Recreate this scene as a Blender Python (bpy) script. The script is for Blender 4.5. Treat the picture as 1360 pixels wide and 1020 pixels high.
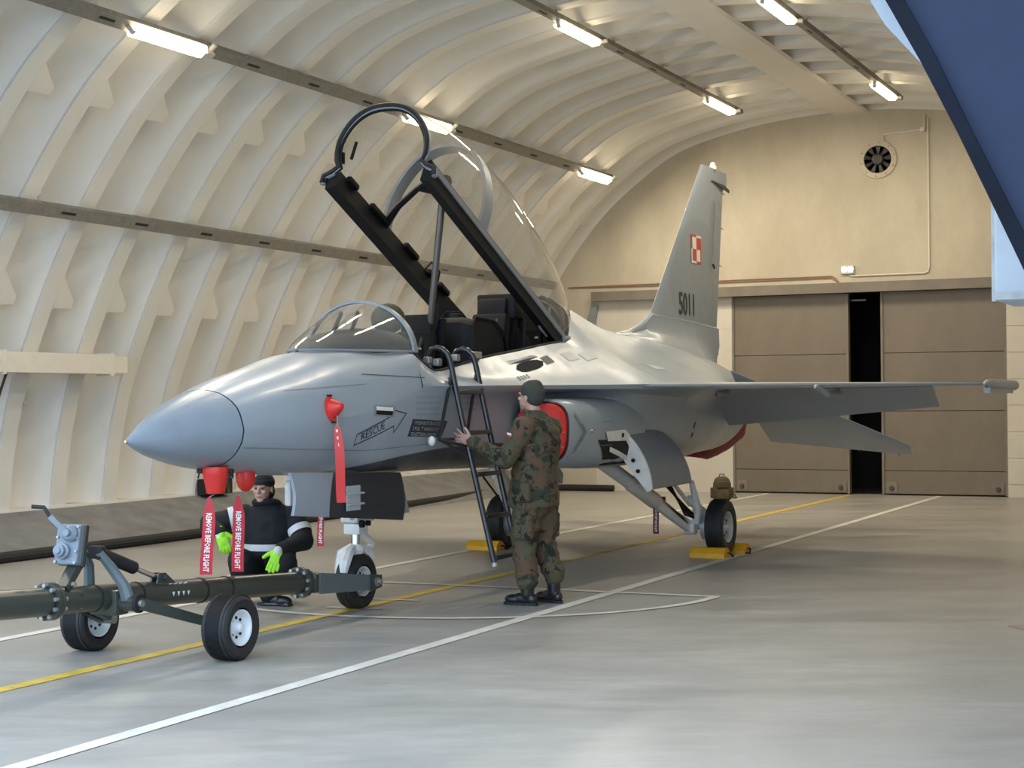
import bpy, bmesh, math, random
import numpy as np
from mathutils import Vector, Matrix, noise
from mathutils.bvhtree import BVHTree

random.seed(7)
for _o in list(bpy.data.objects):
    bpy.data.objects.remove(_o)
SC = bpy.context.scene
COL = SC.collection
V = Vector
PI = math.pi

# ------------------------------------------------------------ camera, sky, exposure
CAM_H = 1.66
F_PX, YAW, PITCH, ROLL = 2201.5, 0.4359, 0.0106, -0.0081
cam = bpy.data.cameras.new('camera')
cam.sensor_width = 36.0
cam.lens = 36.0 * F_PX / 1360.0
cam.clip_end = 300
cam_o = bpy.data.objects.new('camera', cam)
COL.objects.link(cam_o)
_f = V((-math.sin(YAW)*math.cos(PITCH), math.cos(YAW)*math.cos(PITCH), math.sin(PITCH)))
_r = V((math.cos(YAW), math.sin(YAW), 0))
_u = _r.cross(_f)
_r2 = _r*math.cos(ROLL) + _u*math.sin(ROLL)
_u2 = -_r*math.sin(ROLL) + _u*math.cos(ROLL)
_m = Matrix((( _r2.x, _u2.x, -_f.x, 0), (_r2.y, _u2.y, -_f.y, 0), (_r2.z, _u2.z, -_f.z, CAM_H), (0, 0, 0, 1)))
cam_o.matrix_world = _m
SC.camera = cam_o

world = bpy.data.worlds.new('overcast_sky')
SC.world = world
world.use_nodes = True
_bg = world.node_tree.nodes['Background']
_bg.inputs[0].default_value = (0.60, 0.78, 1.0, 1)
_bg.inputs[1].default_value = 4.45
SC.view_settings.view_transform = 'Standard'
SC.view_settings.look = 'None'
SC.view_settings.gamma = 1.0
SC.view_settings.use_curve_mapping = False
SC.view_settings.exposure = 0.0
SC.cycles.max_bounces = 8
LAMP_W = 88.0          # watts of each strip lamp
LAMP_E = 9.0           # brightness of its diffuser

XC, Y0, YB, YF = -6.78, 8.65, 28.54, 6.0     # hangar/jet centre line, nose tip, back wall, front portal

# ------------------------------------------------------------ mesh helpers
def basis(d, up=None):
    d = V(d).normalized()
    up = V(up) if up is not None else V((0, 0, 1))
    if abs(d.dot(up.normalized())) > 0.98:
        up = V((1, 0, 0)) if abs(d.x) < 0.9 else V((0, 1, 0))
    a = up.cross(d).normalized()
    b = d.cross(a).normalized()
    return a, b, d

class MB:
    def __init__(self):
        self.v = []; self.f = []; self.mi = []
    def add(self, vs, fs, m=0):
        o = len(self.v)
        self.v += [tuple(p) for p in vs]
        for q in fs:
            self.f.append(tuple(i+o for i in q)); self.mi.append(m)
        return self
    def box(self, c, s, rot=None, m=0):
        c = V(c); hx, hy, hz = s[0]/2, s[1]/2, s[2]/2
        vs = [V((x, y, z)) for x in (-hx, hx) for y in (-hy, hy) for z in (-hz, hz)]
        if rot is not None: vs = [rot @ p for p in vs]
        vs = [c+p for p in vs]
        return self.add(vs, [(0,1,3,2), (4,6,7,5), (0,4,5,1), (2,3,7,6), (0,2,6,4), (1,5,7,3)], m)
    def bbox(self, c, s, b=0.01, rot=None, m=0):
        """box with bevelled edges"""
        bm = bmesh.new()
        bmesh.ops.create_cube(bm, size=1)
        for q in bm.verts: q.co = V((q.co.x*s[0], q.co.y*s[1], q.co.z*s[2]))
        bmesh.ops.bevel(bm, geom=list(bm.edges), offset=b, segments=2, affect='EDGES', profile=0.5)
        bm.verts.ensure_lookup_table()
        vs = [q.co.copy() for q in bm.verts]
        if rot is not None: vs = [rot @ q for q in vs]
        vs = [V(c)+q for q in vs]
        fs = [tuple(q.index for q in fc.verts) for fc in bm.faces]
        bm.free()
        return self.add(vs, fs, m)
    def bar(self, p0, p1, w, h, up=None, w1=None, h1=None, m=0):
        p0, p1 = V(p0), V(p1)
        a, b, d = basis(p1-p0, up)
        w1 = w if w1 is None else w1; h1 = h if h1 is None else h1
        vs = []
        for p, ww, hh in ((p0, w, h), (p1, w1, h1)):
            for i, j in ((-1,-1), (1,-1), (1,1), (-1,1)):
                vs.append(p + a*i*ww/2 + b*j*hh/2)
        return self.add(vs, [(3,2,1,0), (4,5,6,7), (0,1,5,4), (1,2,6,5), (2,3,7,6), (3,0,4,7)], m)
    def cyl(self, p0, p1, r0, r1=None, n=16, cap=True, m=0):
        r1 = r0 if r1 is None else r1
        p0, p1 = V(p0), V(p1)
        a, b, d = basis(p1-p0)
        vs = []
        for p, r in ((p0, r0), (p1, r1)):
            for i in range(n):
                t = 2*PI*i/n
                vs.append(p + a*(r*math.cos(t)) + b*(r*math.sin(t)))
        fs = [(i, (i+1) % n, n+(i+1) % n, n+i) for i in range(n)]
        if cap: fs += [tuple(range(n-1, -1, -1)), tuple(range(n, 2*n))]
        return self.add(vs, fs, m)
    def tube(self, path, r, n=8, closed=False, cap=True, m=0):
        path = [V(p) for p in path]; k = len(path)
        rr = r if isinstance(r, (list, tuple)) else [r]*k
        vs = []; a = None
        for i, p in enumerate(path):
            if closed: d = path[(i+1) % k]-path[i-1]
            else: d = path[min(i+1, k-1)]-path[max(i-1, 0)]
            d = d.normalized()
            if a is None: a, b, _ = basis(d)
            else:
                a = (a - d*a.dot(d)).normalized(); b = d.cross(a)
            for j in range(n):
                t = 2*PI*j/n
                vs.append(p + a*(rr[i]*math.cos(t)) + b*(rr[i]*math.sin(t)))
        fs = []
        for i in range(k if closed else k-1):
            i2 = (i+1) % k
            for j in range(n):
                j2 = (j+1) % n
                fs.append((i*n+j, i*n+j2, i2*n+j2, i2*n+j))
        if cap and not closed:
            fs += [tuple(range(n-1, -1, -1)), tuple((k-1)*n+j for j in range(n))]
        return self.add(vs, fs, m)
    def lathe(self, prof, o, axis, n=24, m=0, cap=True):
        """prof: (radius, distance along axis)"""
        o = V(o); a, b, d = basis(axis)
        vs = []; k = len(prof)
        for r, hh in prof:
            for j in range(n):
                t = 2*PI*j/n
                vs.append(o + d*hh + a*(r*math.cos(t)) + b*(r*math.sin(t)))
        fs = []
        for i in range(k-1):
            for j in range(n):
                j2 = (j+1) % n
                fs.append((i*n+j, i*n+j2, (i+1)*n+j2, (i+1)*n+j))
        if cap and prof[0][0] > 1e-6: fs.append(tuple(range(n-1, -1, -1)))
        if cap and prof[-1][0] > 1e-6: fs.append(tuple((k-1)*n+j for j in range(n)))
        return self.add(vs, fs, m)
    def grid(self, rows, cu=False, cv=False, m=0, flip=False):
        k = len(rows); n = len(rows[0])
        vs = [p for r in rows for p in r]; fs = []
        for i in range(k if cu else k-1):
            i2 = (i+1) % k
            for j in range(n if cv else n-1):
                j2 = (j+1) % n
                q = (i*n+j, i*n+j2, i2*n+j2, i2*n+j)
                fs.append(q[::-1] if flip else q)
        return self.add(vs, fs, m)
    def prism(self, poly, off, m=0):
        """poly: 3-D outline, off: thickness vector"""
        n = len(poly); off = V(off)
        vs = [V(p) for p in poly] + [V(p)+off for p in poly]
        fs = [tuple(range(n-1, -1, -1)), tuple(range(n, 2*n))]
        fs += [(i, (i+1) % n, n+(i+1) % n, n+i) for i in range(n)]
        return self.add(vs, fs, m)
    def ball(self, c, r, n=12, rot=None, m=0):
        c = V(c); r = (r, r, r) if isinstance(r, (int, float)) else r
        vs = []; k = max(4, n//2)
        for i in range(k+1):
            ph = PI*i/k
            for j in range(n):
                t = 2*PI*j/n
                p = V((r[0]*math.sin(ph)*math.cos(t), r[1]*math.sin(ph)*math.sin(t), r[2]*math.cos(ph)))
                if rot is not None: p = rot @ p
                vs.append(c+p)
        fs = []
        for i in range(k):
            for j in range(n):
                j2 = (j+1) % n
                fs.append((i*n+j, (i+1)*n+j, (i+1)*n+j2, i*n+j2))
        return self.add(vs, fs, m)
    def caps(self, p0, p1, r0, r1=None, n=12):
        r1 = r0 if r1 is None else r1
        self.cyl(p0, p1, r0, r1, n)
        self.ball(p0, r0, n); self.ball(p1, r1, n)
        return self
    def build(self, name, mats, parent=None, smooth=35, origin=None, loc=None):
        return mesh_obj(name, self.v, self.f, mats, parent, smooth, origin, self.mi)

WLOC = {}
def mesh_obj(name, vs, fs, mats, parent=None, smooth=35, origin=None, mi=None, weld=True):
    if origin is None:
        origin = WLOC[parent.name] if parent is not None else V((0, 0, 0))
    origin = V(origin)
    me = bpy.data.meshes.new(name)
    me.from_pydata([(p[0]-origin.x, p[1]-origin.y, p[2]-origin.z) for p in vs], [], fs)
    if weld:
        bm = bmesh.new(); bm.from_mesh(me)
        bmesh.ops.remove_doubles(bm, verts=bm.verts, dist=1e-5)
        bmesh.ops.recalc_face_normals(bm, faces=bm.faces)
        bm.to_mesh(me); bm.free()
    if not isinstance(mats, (list, tuple)): mats = [mats]
    for mt in mats: me.materials.append(mt)
    if mi is not None and len(mats) > 1 and len(mi) == len(me.polygons):
        me.polygons.foreach_set('material_index', mi)
    if smooth:
        me.polygons.foreach_set('use_smooth', [True]*len(me.polygons))
        me.set_sharp_from_angle(angle=math.radians(smooth))
    me.update()
    o = bpy.data.objects.new(name, me)
    COL.objects.link(o)
    if parent is not None:
        o.parent = parent; o.location = origin - WLOC[parent.name]
    else:
        o.location = origin
    WLOC[o.name] = origin.copy()
    return o

def tag(o, label=None, cat=None, group=None, kind=None):
    if label: o['label'] = label
    if cat: o['category'] = cat
    if group: o['group'] = group
    if kind: o['kind'] = kind
    return o
def thing(name, loc, label, cat, group=None):
    o = bpy.data.objects.new(name, None)
    o.empty_display_size = 0.1
    COL.objects.link(o); o.location = loc
    WLOC[o.name] = V(loc)
    return tag(o, label, cat, group)

def catmull(pts, n):
    """n points along a smooth curve through pts (tuples of any length)"""
    P = np.array(pts, float)
    if len(P) == 2:
        t = np.linspace(0, 1, n)[:, None]; return P[0]*(1-t)+P[1]*t
    d = np.r_[0, np.cumsum(np.linalg.norm(np.diff(P, axis=0), axis=1)+1e-9)]
    T = np.zeros_like(P)
    for i in range(len(P)):
        if i == 0: T[i] = (P[1]-P[0])/(d[1]-d[0])
        elif i == len(P)-1: T[i] = (P[-1]-P[-2])/(d[-1]-d[-2])
        else:
            h0, h1 = d[i]-d[i-1], d[i+1]-d[i]
            T[i] = ((P[i]-P[i-1])/h0*h1 + (P[i+1]-P[i])/h1*h0)/(h0+h1)
    out = []
    for x in np.linspace(0, d[-1], n):
        i = min(max(np.searchsorted(d, x)-1, 0), len(P)-2)
        hh = d[i+1]-d[i]; t = (x-d[i])/hh
        out.append((2*t**3-3*t*t+1)*P[i]+(t**3-2*t*t+t)*hh*T[i]+(-2*t**3+3*t*t)*P[i+1]+(t**3-t*t)*hh*T[i+1])
    return np.array(out)
def pchip(xs, ys, x):
    """smooth, overshoot-free interpolation of rows ys at stations xs"""
    xs = np.array(xs, float); ys = np.array(ys, float)
    i = min(max(int(np.searchsorted(xs, x))-1, 0), len(xs)-2)
    hh = np.diff(xs); de = np.diff(ys, axis=0)/hh.reshape((-1,)+(1,)*(ys.ndim-1))
    def slope(k):
        if k == 0: return de[0]
        if k == len(xs)-1: return de[-1]
        a, b = de[k-1], de[k]
        with np.errstate(divide='ignore', invalid='ignore'):
            s = np.where(a*b > 0, 2*a*b/(a+b), 0.0)
        return np.nan_to_num(s)
    t = (x-xs[i])/hh[i]
    return ((2*t**3-3*t*t+1)*ys[i]+(t**3-2*t*t+t)*hh[i]*slope(i)+(-2*t**3+3*t*t)*ys[i+1]+(t**3-t*t)*hh[i]*slope(i+1))

# ------------------------------------------------------------ materials
class NT:
    def __init__(self, name):
        self.m = bpy.data.materials.new(name); self.m.use_nodes = True
        self.t = self.m.node_tree; self.b = self.t.nodes['Principled BSDF']
        self.out = self.t.nodes['Material Output']
    def n(self, typ, **kw):
        nd = self.t.nodes.new(typ)
        for k, v in kw.items(): setattr(nd, k, v)
        return nd
    def l(self, a, b): self.t.links.new(a, b)
    def val(self, inp, x):
        if hasattr(x, 'links') or hasattr(x, 'is_linked'): self.l(x, inp)
        else: inp.default_value = x
    def math(self, op, a, b=None, c=None, clamp=False):
        nd = self.n('ShaderNodeMath', operation=op); nd.use_clamp = clamp
        for i, x in enumerate((a, b, c)):
            if x is not None: self.val(nd.inputs[i], x)
        return nd.outputs[0]
    def coord(self, which='Object'):
        return self.n('ShaderNodeTexCoord').outputs[which]
    def noise(self, vec, scale, detail=4, rough=0.55, sc3=None, dist=0.0):
        if sc3 is not None:
            mp = self.n('ShaderNodeMapping'); mp.inputs['Scale'].default_value = sc3
            self.l(vec, mp.inputs[0]); vec = mp.outputs[0]
        nd = self.n('ShaderNodeTexNoise'); self.l(vec, nd.inputs['Vector'])
        nd.inputs['Scale'].default_value = scale; nd.inputs['Detail'].default_value = detail
        nd.inputs['Roughness'].default_value = rough; nd.inputs['Distortion'].default_value = dist
        return nd.outputs[0]
    def ramp(self, fac, stops, interp='LINEAR'):
        nd = self.n('ShaderNodeValToRGB'); cr = nd.color_ramp; cr.interpolation = interp
        while len(cr.elements) < len(stops): cr.elements.new(0.5)
        for e, (p, c) in zip(cr.elements, stops):
            e.position = p; e.color = c if len(c) == 4 else (*c, 1)
        self.l(fac, nd.inputs[0]); return nd.outputs[0]
    def mix(self, fac, a, b):
        nd = self.n('ShaderNodeMix', data_type='RGBA')
        self.val(nd.inputs[0], fac)
        for i, x in ((6, a), (7, b)):
            if isinstance(x, tuple): nd.inputs[i].default_value = x if len(x) == 4 else (*x, 1)
            else: self.l(x, nd.inputs[i])
        return nd.outputs[2]
    def bump(self, h, strength=0.2, dist=0.02):
        nd = self.n('ShaderNodeBump'); nd.inputs['Strength'].default_value = strength
        nd.inputs['Distance'].default_value = dist
        self.l(h, nd.inputs['Height']); self.l(nd.outputs[0], self.b.inputs['Normal'])

def mat(name, col, rough=0.5, metal=0.0, var=0.12, scale=6.0, bump=0.0, bscale=40, coat=0.0, dirt=None, spec=None):
    t = NT(name); c = t.coord()
    if var:
        nz = t.noise(c, scale)
        a = tuple(max(0, x*(1-var)) for x in col); b = tuple(min(1, x*(1+var)) for x in col)
        cc = t.ramp(nz, [(0.3, a), (0.7, b)])
        if dirt:
            n2 = t.noise(c, dirt[0], 6, 0.7)
            cc = t.mix(t.ramp(n2, [(dirt[2], (0, 0, 0)), (dirt[2]+0.12, (1, 1, 1))]), cc, dirt[1])
        t.l(cc, t.b.inputs['Base Color'])
    else:
        t.b.inputs['Base Color'].default_value = (*col, 1)
    t.b.inputs['Roughness'].default_value = rough
    t.b.inputs['Metallic'].default_value = metal
    t.b.inputs['Coat Weight'].default_value = coat
    if spec is not None: t.b.inputs['Specular IOR Level'].default_value = spec
    if bump: t.bump(t.noise(c, bscale, 5), bump, 0.01)
    return t.m

def emis(name, col, strength):
    t = NT(name)
    t.b.inputs['Base Color'].default_value = (0.9, 0.9, 0.9, 1)
    t.b.inputs['Emission Color'].default_value = (*col, 1)
    t.b.inputs['Emission Strength'].default_value = strength
    return t.m

def glass_mat(name, tint, gloss=0.12, haze=0.06, haze_col=(0.8, 0.8, 0.75)):
    t = NT(name); nd = t.t.nodes; nd.remove(t.b)
    tr = t.n('ShaderNodeBsdfTransparent'); tr.inputs[0].default_value = (*tint, 1)
    gl = t.n('ShaderNodeBsdfGlossy'); gl.inputs['Roughness'].default_value = 0.03
    df = t.n('ShaderNodeBsdfDiffuse'); df.inputs[0].default_value = (*haze_col, 1)
    lw = t.n('ShaderNodeLayerWeight'); lw.inputs[0].default_value = 0.5
    fr = t.math('ADD', 0.05, t.math('MULTIPLY', 0.95, t.math('POWER', lw.outputs['Facing'], 5.0)))
    c = t.coord()
    drops = t.ramp(t.noise(c, 55, 3, 0.6), [(0.55, (0, 0, 0)), (0.68, (1, 1, 1))])
    zone = t.ramp(t.noise(c, 1.6, 2), [(0.45, (0, 0, 0)), (0.6, (1, 1, 1))])
    hz = t.math('ADD', t.math('MULTIPLY', t.math('MULTIPLY', drops, zone), 0.22), haze)
    m1 = t.n('ShaderNodeMixShader'); t.l(hz, m1.inputs[0]); t.l(tr.outputs[0], m1.inputs[1]); t.l(df.outputs[0], m1.inputs[2])
    m2 = t.n('ShaderNodeMixShader'); t.l(t.math('MULTIPLY', fr, gloss/0.12, clamp=True), m2.inputs[0])
    t.l(m1.outputs[0], m2.inputs[1]); t.l(gl.outputs[0], m2.inputs[2])
    t.l(m2.outputs[0], t.out.inputs[0])
    return t.m

def m_wallpaint(name, col, col2, rough=0.55, mottle=0.35):
    t = NT(name); c = t.coord()
    big = t.noise(c, 0.35, 4, 0.6)
    fine = t.noise(c, 9, 5, 0.65)
    cc = t.ramp(big, [(0.3, col2), (0.65, col)])
    spots = t.ramp(t.noise(c, 3.3, 6, 0.75), [(0.66, (0, 0, 0)), (0.74, (1, 1, 1))])
    mott = t.ramp(t.noise(c, 1.3, 7, 0.7, sc3=(1, 1, 0.55)), [(0.4, (0.5, 0.5, 0.5)), (0.62, (0, 0, 0))])
    cc = t.mix(t.math('MULTIPLY', mott, mottle), cc, (col2[0]*0.72, col2[1]*0.70, col2[2]*0.66))
    cc = t.mix(t.math('MULTIPLY', spots, 0.35), cc, (col2[0]*0.55, col2[1]*0.5, col2[2]*0.42))
    t.l(cc, t.b.inputs['Base Color'])
    t.b.inputs['Roughness'].default_value = rough
    t.bump(fine, 0.12, 0.02)
    return t.m

def m_floor():
    t = NT('sealed_concrete'); c = t.coord()
    big = t.noise(c, 0.28, 5, 0.6)
    mr = t.n('ShaderNodeMapping'); mr.inputs['Rotation'].default_value = (0, 0, -0.44); t.l(c, mr.inputs[0]); cr = mr.outputs[0]
    st = t.noise(cr, 1.0, 7, 0.72, sc3=(0.5, 1.3, 1.0))
    fine = t.noise(cr, 6, 5, 0.78, sc3=(0.45, 1.4, 1.0))
    cc = t.ramp(big, [(0.3, (0.345, 0.33, 0.304)), (0.7, (0.425, 0.41, 0.382))])
    cc = t.mix(t.ramp(st, [(0.36, (0.75, 0.75, 0.75)), (0.64, (0, 0, 0))]), cc, (0.262, 0.248, 0.224))
    cc = t.mix(t.ramp(fine, [(0.42, (0.4, 0.4, 0.4)), (0.6, (0, 0, 0))]), cc, (0.25, 0.24, 0.222))
    scuff = t.ramp(t.noise(cr, 2.6, 7, 0.74, sc3=(0.6, 1.7, 1.0)), [(0.655, (0, 0, 0)), (0.685, (1, 1, 1))])
    cc = t.mix(t.math('MULTIPLY', scuff, 0.55), cc, (0.13, 0.125, 0.115))
    speck = t.ramp(t.noise(c, 11, 2, 0.6, sc3=(0.7, 1.3, 1.0)), [(0.755, (0, 0, 0)), (0.775, (1, 1, 1))])
    cc = t.mix(t.math('MULTIPLY', speck, 0.6), cc, (0.10, 0.095, 0.09))
    t.l(cc, t.b.inputs['Base Color'])
    rr = t.ramp(st, [(0.3, (0.30, 0.30, 0.30)), (0.75, (0.48, 0.48, 0.48))])
    t.l(rr, t.b.inputs['Roughness'])
    t.b.inputs['Specular IOR Level'].default_value = 0.42
    t.bump(t.noise(c, 1.5, 3), 0.03, 0.05)
    return t.m

def m_jet():
    """two-tone grey paint: object space is (port, aft, up) metres from the nose"""
    t = NT('jet_grey_paint'); c = t.coord()
    sp = t.n('ShaderNodeSeparateXYZ'); t.l(c, sp.inputs[0])
    l, s, z = sp.outputs
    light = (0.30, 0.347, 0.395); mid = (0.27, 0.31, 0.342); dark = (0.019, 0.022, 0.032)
    # soft edged darker patches: radome and fin
    wob = t.math('MULTIPLY', t.math('SUBTRACT', t.noise(c, 1.3, 3), 0.5), 0.5)
    def soft(x, e0, e1):
        nd = t.n('ShaderNodeMapRange'); nd.interpolation_type = 'SMOOTHSTEP'
        t.l(x, nd.inputs[0]); nd.inputs[1].default_value = e0; nd.inputs[2].default_value = e1
        return nd.outputs[0]
    # fin patch: an ellipse low on the fin and a strip up the rudder
    e1 = t.math('ADD', t.math('POWER', t.math('DIVIDE', t.math('SUBTRACT', s, 11.5), 1.15), 2.0),
                t.math('POWER', t.math('DIVIDE', t.math('SUBTRACT', z, 3.15), 0.85), 2.0))
    p1 = t.math('SUBTRACT', 1.0, soft(t.math('ADD', e1, wob), 0.8, 1.0))
    e2 = t.math('ADD', t.math('POWER', t.math('DIVIDE', t.math('SUBTRACT', s, 12.35), 0.42), 4.0),
                t.math('POWER', t.math('DIVIDE', t.math('SUBTRACT', z, 3.3), 1.0), 4.0))
    p2 = t.math('SUBTRACT', 1.0, soft(e2, 0.85, 1.05))
    patch = t.math('MULTIPLY', t.math('MAXIMUM', p1, p2), soft(z, 2.58, 2.6))
    cc = t.mix(patch, light, mid)
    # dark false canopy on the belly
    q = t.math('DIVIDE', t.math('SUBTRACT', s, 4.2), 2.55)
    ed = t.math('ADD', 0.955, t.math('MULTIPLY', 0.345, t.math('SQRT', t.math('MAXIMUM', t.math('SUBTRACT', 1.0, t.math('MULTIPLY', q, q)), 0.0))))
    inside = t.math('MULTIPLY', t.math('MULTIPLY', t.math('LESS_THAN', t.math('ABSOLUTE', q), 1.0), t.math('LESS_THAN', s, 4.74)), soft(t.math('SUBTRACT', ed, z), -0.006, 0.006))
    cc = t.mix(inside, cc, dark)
    # weathering
    nz = t.noise(c, 2.2, 6, 0.6)
    cc = t.mix(t.ramp(nz, [(0.35, (0.22, 0.22, 0.22)), (0.62, (0, 0, 0))]), cc, (0.24, 0.255, 0.265))
    t.l(cc, t.b.inputs['Base Color'])
    rr = t.ramp(t.noise(c, 5, 5), [(0.3, (0.3, 0.3, 0.3)), (0.7, (0.45, 0.45, 0.45))])
    t.l(rr, t.b.inputs['Roughness'])
    t.b.inputs['Coat Weight'].default_value = 0.12
    t.b.inputs['Coat Roughness'].default_value = 0.18
    t.bump(t.noise(c, 240, 2), 0.10, 0.003)
    return t.m

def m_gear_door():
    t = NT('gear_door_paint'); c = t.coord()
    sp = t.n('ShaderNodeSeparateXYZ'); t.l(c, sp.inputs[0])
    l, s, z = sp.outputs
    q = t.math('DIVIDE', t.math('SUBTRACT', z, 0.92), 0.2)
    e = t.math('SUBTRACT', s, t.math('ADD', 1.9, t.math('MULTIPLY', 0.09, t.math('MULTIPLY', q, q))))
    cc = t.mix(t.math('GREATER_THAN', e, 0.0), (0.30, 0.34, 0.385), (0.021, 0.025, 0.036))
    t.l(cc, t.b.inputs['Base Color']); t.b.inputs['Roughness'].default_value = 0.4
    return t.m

def m_camo():
    t = NT('camouflage_cloth'); c = t.coord()
    n1 = t.noise(c, 7.5, 4, 0.6, sc3=(1, 1, 0.8), dist=0.4)
    mp = t.n('ShaderNodeMapping'); mp.inputs['Location'].default_value = (7, 3, 1); t.l(c, mp.inputs[0])
    n2 = t.noise(mp.outputs[0], 9, 4, 0.6, sc3=(1, 1, 0.75), dist=0.5)
    mp2 = t.n('ShaderNodeMapping'); mp2.inputs['Location'].default_value = (1, 9, 5); t.l(c, mp2.inputs[0])
    n3 = t.noise(mp2.outputs[0], 13, 3, 0.6, dist=0.6)
    cc = t.ramp(n1, [(0.0, (0.075, 0.067, 0.034)), (0.53, (0.030, 0.033, 0.017))], 'CONSTANT')
    cc = t.mix(t.ramp(n2, [(0.52, (0, 0, 0)), (0.53, (1, 1, 1))]), cc, (0.108, 0.062, 0.034))
    cc = t.mix(t.ramp(n3, [(0.58, (0, 0, 0)), (0.59, (1, 1, 1))]), cc, (0.009, 0.010, 0.008))
    t.l(cc, t.b.inputs['Base Color']); t.b.inputs['Roughness'].default_value = 0.85
    t.bump(t.noise(c, 14, 5, 0.6), 0.5, 0.02)
    return t.m

M = {}
M['shell'] = m_wallpaint('arch_cream_paint', (0.79, 0.765, 0.71), (0.745, 0.715, 0.655))
M['back'] = m_wallpaint('back_wall_cream_paint', (0.585, 0.52, 0.40), (0.53, 0.465, 0.35), 0.6, 0.8)
M['white_brick'] = m_wallpaint('white_painted_masonry', (0.68, 0.63, 0.54), (0.60, 0.55, 0.46), 0.6)
M['plinth'] = mat('grey_concrete_kerb', (0.20, 0.20, 0.20), 0.75, var=0.2, scale=3, bump=0.3, bscale=15, dirt=(2.2, (0.45, 0.43, 0.38), 0.66))
M['floor'] = m_floor()
M['yellow'] = mat('yellow_floor_paint', (0.62, 0.44, 0.055), 0.5, var=0.22, scale=5, dirt=(6, (0.35, 0.28, 0.12), 0.6))
M['white_line'] = mat('white_floor_paint', (0.66, 0.64, 0.59), 0.5, var=0.12, scale=5, dirt=(6, (0.42, 0.40, 0.36), 0.62))
M['door'] = m_wallpaint('brown_steel_door_paint', (0.215, 0.178, 0.135), (0.19, 0.157, 0.118), 0.5, 0.8)
M['beam'] = mat('taupe_beam_paint', (0.20, 0.17, 0.135), 0.55, var=0.15, scale=3)
M['black'] = mat('black_rubber', (0.012, 0.012, 0.013), 0.7, var=0.2, scale=8)
M['void'] = mat('black_void', (0.004, 0.005, 0.007), 0.9, var=0)
M['galv'] = mat('galvanised_steel', (0.34, 0.34, 0.32), 0.5, 0.7, var=0.2, scale=10)
M['galv_dark'] = mat('dull_zinc', (0.20, 0.195, 0.18), 0.6, 0.4, var=0.2, scale=8)
M['tray'] = mat('tray_grey_brown', (0.24, 0.225, 0.195), 0.55, 0.2, var=0.15, scale=14)
M['lamp_body'] = mat('lamp_grey_plastic', (0.55, 0.53, 0.48), 0.5, var=0.05)
M['lamp'] = emis('warm_lamp_diffuser', (1.0, 0.83, 0.55), LAMP_E)
M['blue'] = mat('portal_blue_paint', (0.014, 0.021, 0.044), 0.6, var=0.2, scale=1.5, bump=0.15, bscale=6, dirt=(3, (0.05, 0.06, 0.08), 0.74), spec=0.2)
M['blue_edge'] = mat('portal_edge_dark', (0.004, 0.006, 0.012), 0.7, var=0.3, scale=4, spec=0.15)
M['pale_blue'] = mat('pale_blue_paint', (0.45, 0.49, 0.54), 0.5, var=0.06)
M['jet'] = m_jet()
M['radome'] = mat('radome_grey_paint', (0.235, 0.272, 0.312), 0.36, var=0.06, scale=4, coat=0.15, bump=0.08, bscale=240)
M['jet_frame'] = mat('canopy_frame_grey', (0.23, 0.25, 0.27), 0.4, var=0.05)
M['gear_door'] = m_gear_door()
M['gear_white'] = mat('landing_gear_white', (0.74, 0.74, 0.72), 0.35, var=0.08, scale=12, dirt=(14, (0.4, 0.38, 0.34), 0.66))
M['chrome'] = mat('polished_steel', (0.75, 0.75, 0.75), 0.18, 1.0, var=0.05)
M['alu'] = mat('wheel_grey_metal', (0.55, 0.55, 0.55), 0.4, 0.3, var=0.1)
M['tire'] = mat('tyre_rubber', (0.014, 0.014, 0.015), 0.62, var=0.2, scale=20, bump=0.2, bscale=60)
M['cockpit'] = mat('cockpit_black', (0.006, 0.0065, 0.008), 0.6, var=0.2, spec=0.25)
M['strut'] = mat('bronze_strut', (0.11, 0.095, 0.08), 0.4, 0.4, var=0.1)
M['cockpit2'] = mat('cockpit_charcoal', (0.011, 0.012, 0.014), 0.65, var=0.2, bump=0.2, bscale=30, spec=0.25)
M['olive'] = mat('olive_webbing', (0.06, 0.065, 0.045), 0.8, var=0.2)
M['glass'] = glass_mat('canopy_acrylic', (0.92, 0.905, 0.87), 0.14, 0.10)
M['red'] = mat('signal_red_plastic', (0.62, 0.022, 0.016), 0.42, var=0.08)
M['red_cloth'] = mat('red_webbing', (0.50, 0.018, 0.03), 0.6, var=0.1, scale=15)
M['dark_red'] = mat('dark_red_canvas', (0.19, 0.012, 0.022), 0.75, var=0.25, scale=8, bump=0.4, bscale=14)
M['white'] = mat('white_print', (0.8, 0.8, 0.78), 0.5, var=0)
M['print_dark'] = mat('dark_grey_print', (0.028, 0.033, 0.042), 0.5, var=0)
M['print_mid'] = mat('mid_grey_print', (0.16, 0.18, 0.205), 0.5, var=0)
M['print_light'] = mat('light_grey_print', (0.42, 0.45, 0.47), 0.5, var=0)
M['stencil'] = mat('faded_stencil_print', (0.255, 0.29, 0.33), 0.5, var=0)
M['red_print'] = mat('red_print', (0.55, 0.07, 0.03), 0.5, var=0)
M['tow_green'] = mat('dark_olive_enamel', (0.036, 0.042, 0.034), 0.32, var=0.12, scale=5, dirt=(8, (0.09, 0.09, 0.07), 0.7))
M['tow_grey'] = mat('blue_grey_enamel', (0.105, 0.135, 0.145), 0.35, var=0.08)
M['gearbox'] = mat('cast_grey_enamel', (0.17, 0.20, 0.24), 0.38, var=0.1)
M['rim_white'] = mat('white_wheel_rim', (0.72, 0.76, 0.78), 0.4, var=0.05)
M['ladder'] = mat('black_enamel_tube', (0.016, 0.017, 0.019), 0.3, var=0.2, scale=12, dirt=(26, (0.35, 0.35, 0.35), 0.68))
M['chock'] = mat('yellow_chock_plastic', (0.74, 0.37, 0.012), 0.5, var=0.1)
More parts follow.
